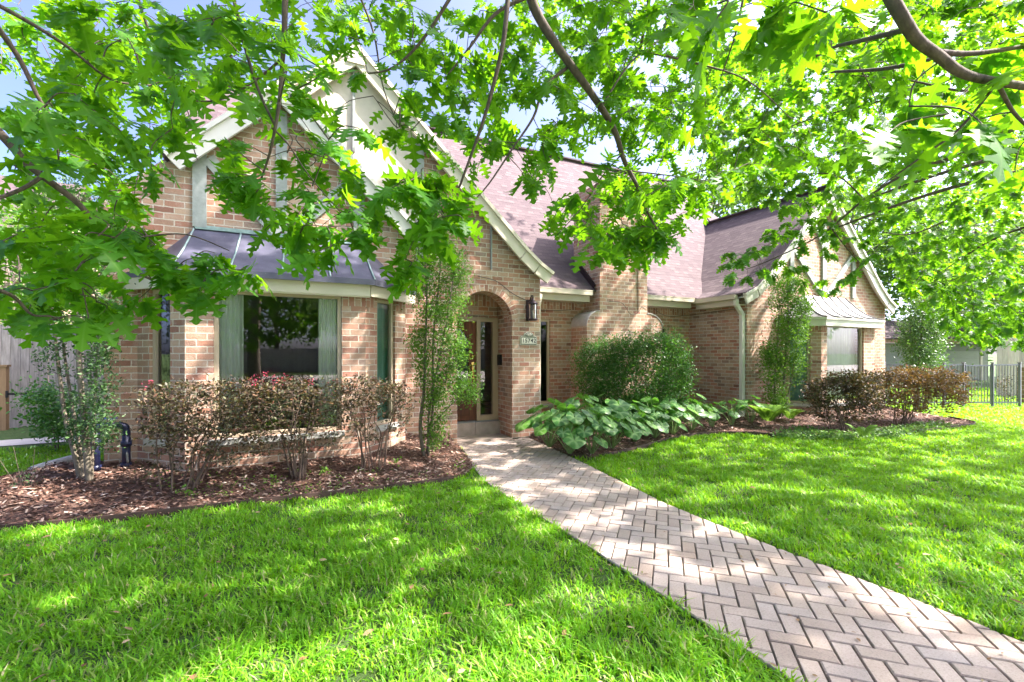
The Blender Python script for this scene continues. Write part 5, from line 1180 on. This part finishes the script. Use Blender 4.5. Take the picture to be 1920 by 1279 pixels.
# upper limbs carrying the shading crown
up = [Vector(p) for p in ((3.5, .5, 6.2), (7, 0, 7.0), (2, 4, 7.6), (6, 3.5, 8.0), (-3, 2, 6.6), (4.5, -4, 6.4), (-4, -4, 6.5), (9.5, 1.5, 8.2), (1, -7, 6.5))]
for e in up: limb(e, .075, .02, 1.6)
nodes = seg_points(br)
b = MB()
for s, r in br: b.tube(s, r, 8)
REG = [([(0, 0), (420, 0), (640, 0), (640, 110), (560, 170), (380, 190), (310, 270), (300, 380), (270, 460), (200, 530), (60, 570), (0, 580)], 1.5, 2.7, 96, .135),
       ([(0, 0), (640, 0), (640, 120), (420, 215), (310, 240), (250, 420), (120, 400), (0, 200)], 2.5, 4.4, 100, .145),
       ([(0, 370), (240, 410), (330, 490), (290, 565), (170, 600), (50, 622), (0, 625)], 1.6, 2.7, 32, .135),
       ([(380, 200), (560, 150), (690, 240), (690, 460), (600, 490), (520, 430), (430, 380), (390, 300)], 1.8, 2.7, 38, .135),
       ([(330, 450), (480, 495), (465, 535), (320, 560), (290, 510)], 1.75, 2.1, 9, .14), ([(440, 430), (680, 410), (670, 450), (600, 465), (500, 440)], 2.0, 2.3, 5, .14),
       ([(640, 0), (960, 0), (960, 260), (900, 330), (760, 280), (690, 210), (640, 120)], 2.1, 3.8, 54, .145),
       ([(720, 270), (890, 320), (880, 400), (800, 480), (770, 510), (735, 480), (700, 390)], 1.9, 2.5, 31, .14),
       ([(900, 0), (1330, 0), (1330, 330), (1290, 420), (1200, 480), (1080, 470), (1030, 440), (1045, 370), (960, 330), (930, 260)], 2.4, 4.4, 150, .15),
       ([(1250, 0), (1920, 0), (1920, 330), (1600, 300), (1350, 330)], 2.6, 5.0, 90, .15),
       ([(1640, 60), (1920, 60), (1920, 330), (1800, 310), (1640, 380), (1600, 300)], 1.25, 1.8, 15, .15), ([(1330, 0), (1600, 0), (1600, 60), (1450, 80), (1340, 60)], 1.25, 1.6, 7, .16), ([(1250, 330), (1345, 340), (1340, 390), (1250, 420)], 3.0, 3.6, 10, .14), ([(1080, 320), (1260, 320), (1290, 400), (1220, 480), (1110, 490), (1075, 440)], 2.9, 3.6, 30, .14), ([(640, 0), (1300, 0), (1300, 170), (900, 200), (700, 130)], 3.4, 5.0, 60, .15)]
sets = []
for poly, d0, d1, n, sz in REG:
    X, Y = inside_px(poly, n); C = [at(x, y, random.uniform(d0, d1)) for x, y in zip(X, Y)]
    sets.append(make_sprays(C, None, [random.randint(5, 9) for _ in C], sz, nodes, b))
# unseen crown above the frame, leaves set along sun rays to shade the view
GAPS = [(at(1780, 230, 1.5), 1.0), (at(1700, 320, 1.5), .8), (at(1850, 330, 1.6), .7), (at(1750, 400, 7.2), .9), (at(1650, 230, 7.5), .9), (at(1850, 520, 8.5), 1.0), (at(1480, 180, 8), .8), (at(1600, 480, 6.6), .6), (at(1330, 250, 3.3), .5)]   # gaps cut in the unseen crown so sun reaches these leaves
def shade_points(n, xr, yr, zr, hr, seed):
    rr = random.Random(seed); out = []
    while len(out) < n:
        h = rr.uniform(*hr); p = Vector((rr.uniform(*xr), rr.uniform(*yr), rr.uniform(*zr))); p = p + SUN * ((h - p.z) / SUN.z); dep = p.x * SN + p.y * CS; r_ = p.x * CS - p.y * SN
        if dep > -.3 and abs(r_) < 1.3 * max(dep, .3) + .5 and p.z < EYE + .72 * max(dep, .5) + .4: continue
        if any(((p - o_) - SUN * (p - o_).dot(SUN)).length < rr_ and (p - o_).dot(SUN) > .5 for o_, rr_ in GAPS): continue
        out.append(p)
    return out
pts = shade_points(560, (-3.5, 7), (.3, 6), (0, .1), (4.6, 9), 5) + shade_points(170, (-2, 5), (7, 7.3), (0, 4.5), (5.5, 9.5), 6)
top = make_sprays(pts, None, [10 for _ in pts], .30, nodes, b)
b.build('branches', M['twig'], oak)
def cat_sets(ss): return [np.concatenate([s[i] for s in ss]) for i in range(4)]
P, D, Nn, S = cat_sets(sets); h = RNG.random(len(P)); S = S * RNG.uniform(.72, 1.12, len(S))
for tm, lo, hi in ((OAK, 0, .42), (OAK_B, .42, .72), (OAK_C, .72, 1.01)):
    k = (h >= lo) & (h < hi); leaves('foliage', tm, P[k], D[k], Nn[k], S[k], M['oak'], oak, rib=rib_of(tm))
leaves('shading_foliage', OAK_LITE, *top, M['oak'], oak, rib=rib_of(OAK_LITE))

# --- the second oak, trunk outside the right edge, crown filling the upper right
T2 = Vector((11.5, -1.2, 0)); oak2 = thing('oak_tree', T2, 'sunlit oak crown filling the upper right, hanging before the right wing gable', 'tree', 'oak trees shading the lawn')
br = []; crot = T2 + Vector((-.1, .1, 3.0))
b = MB(); tr = spline([T2 - Vector((0, 0, .1)), T2 + Vector((0, 0, .5)), crot, crot + Vector((-.3, .3, 2)), crot + Vector((-.2, .6, 5))], 5); n = len(tr); b.tube(tr, [.30, .26, .24] + rad(.23, .05, n - 3), 12); b.build('trunk', M['bark'], oak2)
for px, r0 in (([(1905, 240, 5.5), (1800, 290, 5.8), (1700, 325, 6.0), (1620, 375, 6.2), (1540, 440, 6.4), (1450, 485, 6.6), (1400, 505, 6.7)], .028), ([(1930, 60, 6), (1800, 140, 6.5), (1650, 190, 7), (1500, 230, 7.4), (1380, 290, 7.8)], .03),
               ([(1940, 420, 6.5), (1860, 450, 7), (1780, 500, 7.4), (1720, 545, 7.8)], .02), ([(1940, 330, 7), (1800, 400, 7.6), (1700, 440, 8), (1600, 420, 8.4)], .02), ([(1560, 430, 6.4), (1600, 480, 6.5), (1640, 520, 6.6)], .01), ([(1620, 375, 6.2), (1570, 330, 6.2), (1500, 330, 6.2), (1430, 370, 6.2)], .012), ([(1930, 560, 8), (1850, 590, 8.6), (1780, 600, 9)], .014), ([(1930, 120, 4.5), (1820, 170, 4.8), (1700, 150, 5.2), (1580, 140, 5.6)], .02)):
    p = bough(px, r0, .004); limb(p[0], .06, r0, .7)
for e in ((9, 3, 7), (14, 2, 6.5), (12, -4, 7), (15.5, 4, 6), (9.5, -2, 7.5), (13, 1, 8.5)): limb(Vector(e), .07, .02, 1.0)
nodes = seg_points(br); b = MB()
for s, r in br: b.tube(s, r, 7)
H = [(1340, 330), (1300, 200), (1300, 100), (1500, 60), (1920, 40), (1920, 640), (1830, 640), (1770, 600), (1690, 530), (1640, 440), (1570, 400), (1480, 400), (1420, 380)]
H2 = [(1345, 480), (1420, 430), (1480, 400), (1570, 410), (1640, 440), (1650, 480), (1600, 520), (1560, 560), (1480, 530), (1430, 540), (1400, 530), (1360, 530)]
sets = []
for poly, n, d0, d1 in ((H, 1250, 5.5, 11), (H2, 62, 6.0, 7.0), ([(1660, 440), (1920, 440), (1920, 655), (1800, 640), (1700, 560)], 130, 7, 10), ([(1290, 60), (1500, 60), (1500, 350), (1340, 380)], 100, 6, 10), ([(960, 0), (1920, 0), (1920, 300), (1340, 335), (1240, 260), (1100, 240), (980, 120)], 520, 5.5, 11)):
    X, Y = inside_px(poly, n); C = [at(x, y, random.uniform(d0, d1)) for x, y in zip(X, Y)]; sets.append(make_sprays(C, None, [random.randint(8, 12) for _ in C], .145, nodes, b))
pts = shade_points(330, (6, 13.5), (-.5, 5.5), (0, .1), (4.8, 9), 7) + shade_points(60, (7, 12), (6.9, 8.6), (0, 3), (5.5, 9), 8)  # unseen leaves placed along sun rays to shade the right lawn and wall
top = make_sprays(pts, None, [10 for _ in pts], .28, nodes, b)
b.build('branches', M['twig'], oak2); leaves('foliage', OAK_LITE, *cat_sets(sets), M['oak_small'], oak2); leaves('shading_foliage', OAK_LITE, *top, M['oak_small'], oak2)

# --- trees beyond the house and across the street
def tree(base, h, rx, rz, n, per, size, label, grp, seed, tr=.25):
    random.seed(seed); base = Vector(base); t = thing('shade_tree', base, label, 'tree', grp); c = base + Vector((0, 0, h - rz * .9)); b = MB()
    s = spline([base - Vector((0, 0, .1)), base + Vector((.1, 0, h * .25)), base + Vector((-.1, .1, h * .5)), c + Vector((0, 0, rz * .5))], 5); b.tube(s, rad(tr, tr * .25, len(s)), 10); b.build('trunk', M['bark'], t)
    b = MB(); C = []
    for k in range(n):
        v = Vector((random.gauss(0, 1), random.gauss(0, 1), random.gauss(0, 1))).normalized() * random.uniform(.45, 1) ** .6; q = c + Vector((v.x * rx, v.y * rx, v.z * rz)); C.append(tuple(q))
        if k % 4 == 0:
            a = s[random.randint(len(s) // 2, len(s) - 1)]; b.tube(spline([a, a.lerp(q, .5) + Vector((0, 0, .3)), q], 3), rad(tr * .3, .015, 7), 5, cap=False)
    b.build('limb', M['bark'], t); foliage('crown', np.array(C), per, rx * .17, size, M['far_leaf'], t, SMALL, .6, .1, droop=.3)
gB = 'trees behind the house'
tree(at(1335, 660, 27).xy.to_3d(), 12.5, 4.2, 4.2, 130, 60, .30, 'tree crown rising behind the main roof ridge at its right end', gB, 3)
tree(at(1830, 660, 30).xy.to_3d(), 12, 5.5, 5.2, 150, 60, .36, 'tree behind the garage at the right, seen through the oak leaves', gB, 4)
tree(at(1600, 660, 34).xy.to_3d(), 14, 5.5, 5.5, 150, 60, .36, 'tree beyond the right wing gable, mostly hidden by the oak', gB, 5)
tree(at(1990, 660, 22).xy.to_3d(), 10, 4.5, 4.5, 130, 60, .30, 'tree beyond the pale board fence at the right edge', gB, 6)
tree(at(15, 660, 15).xy.to_3d(), 6.2, 2.6, 2.6, 110, 60, .14, 'fine leaved sunlit tree behind the grey plank fence at the left edge', gB, 8, .1)
tree(at(110, 660, 19).xy.to_3d(), 8.0, 2.2, 2.6, 90, 60, .15, 'tree in front of the neighbour roof, behind the left oak boughs', gB, 9, .12)
gS = 'street trees mirrored in the windows'
tree((-9, -31, 0), 11, 5.5, 4.5, 170, 60, .34, 'street tree across the road, left one mirrored in the big window', gS, 12)
tree((-1, -34, 0), 12, 6, 5, 170, 60, .36, 'street tree across the road, middle one mirrored in the big window', gS, 13)
tree((-7, -9.5, 0), 8.5, 3.6, 3.2, 120, 60, .24, 'front yard tree behind the viewer, left, mirrored in the picture window', gS, 17)
tree((3.2, -13, 0), 9, 3.8, 3.4, 120, 60, .26, 'front yard tree behind the viewer, right, mirrored in the picture window', gS, 18)
tree((9, -32, 0), 11, 5.5, 4.8, 170, 60, .34, 'street tree across the road, mirrored in the right wing window', gS, 14)
tree((20, -30, 0), 11, 5.5, 4.8, 150, 60, .34, 'street tree beyond the front lawn on the right, mirrored in the windows', gS, 15)

def litter(n, xr, yr, zf, label, size):
    X = RNG.uniform(*xr, n); Y = RNG.uniform(*yr, n); P = np.stack([X, Y, zf(X, Y)], 1); az = RNG.random(n) * 6.283
    D = np.stack([np.cos(az), np.sin(az), RNG.normal(0, .15, n)], 1); Nn = np.stack([RNG.normal(0, .25, n), RNG.normal(0, .25, n), np.ones(n)], 1)
    o = leaves('fallen_leaves', SMALL, P, D, Nn, size * RNG.uniform(.5, 1.3, n), M['litter']); tag(o, label, 'leaf litter', kind='stuff')
M['litter'] = leaf_mat('dry_litter', [(0, (.16, .08, .04)), (.5, (.30, .19, .10)), (.8, (.40, .30, .18)), (1, (.16, .22, .04))], (.25, .14, .05), .15, .7, .2)
litter(150, (-3, 2.1), (1.2, 5.3), lambda x, y: .012 + .02 * RNG.random(len(x)), 'a few dry leaves scattered on the left lawn', .05)
litter(150, (3.6, 12), (.8, 5), lambda x, y: .012 + .02 * RNG.random(len(x)), 'a few dry leaves scattered on the right lawn', .055)
litter(70, (2.2, 3.4), (.9, 7), lambda x, y: .008 + 0 * x, 'small dry leaves and bits lying on the brick path', .03)
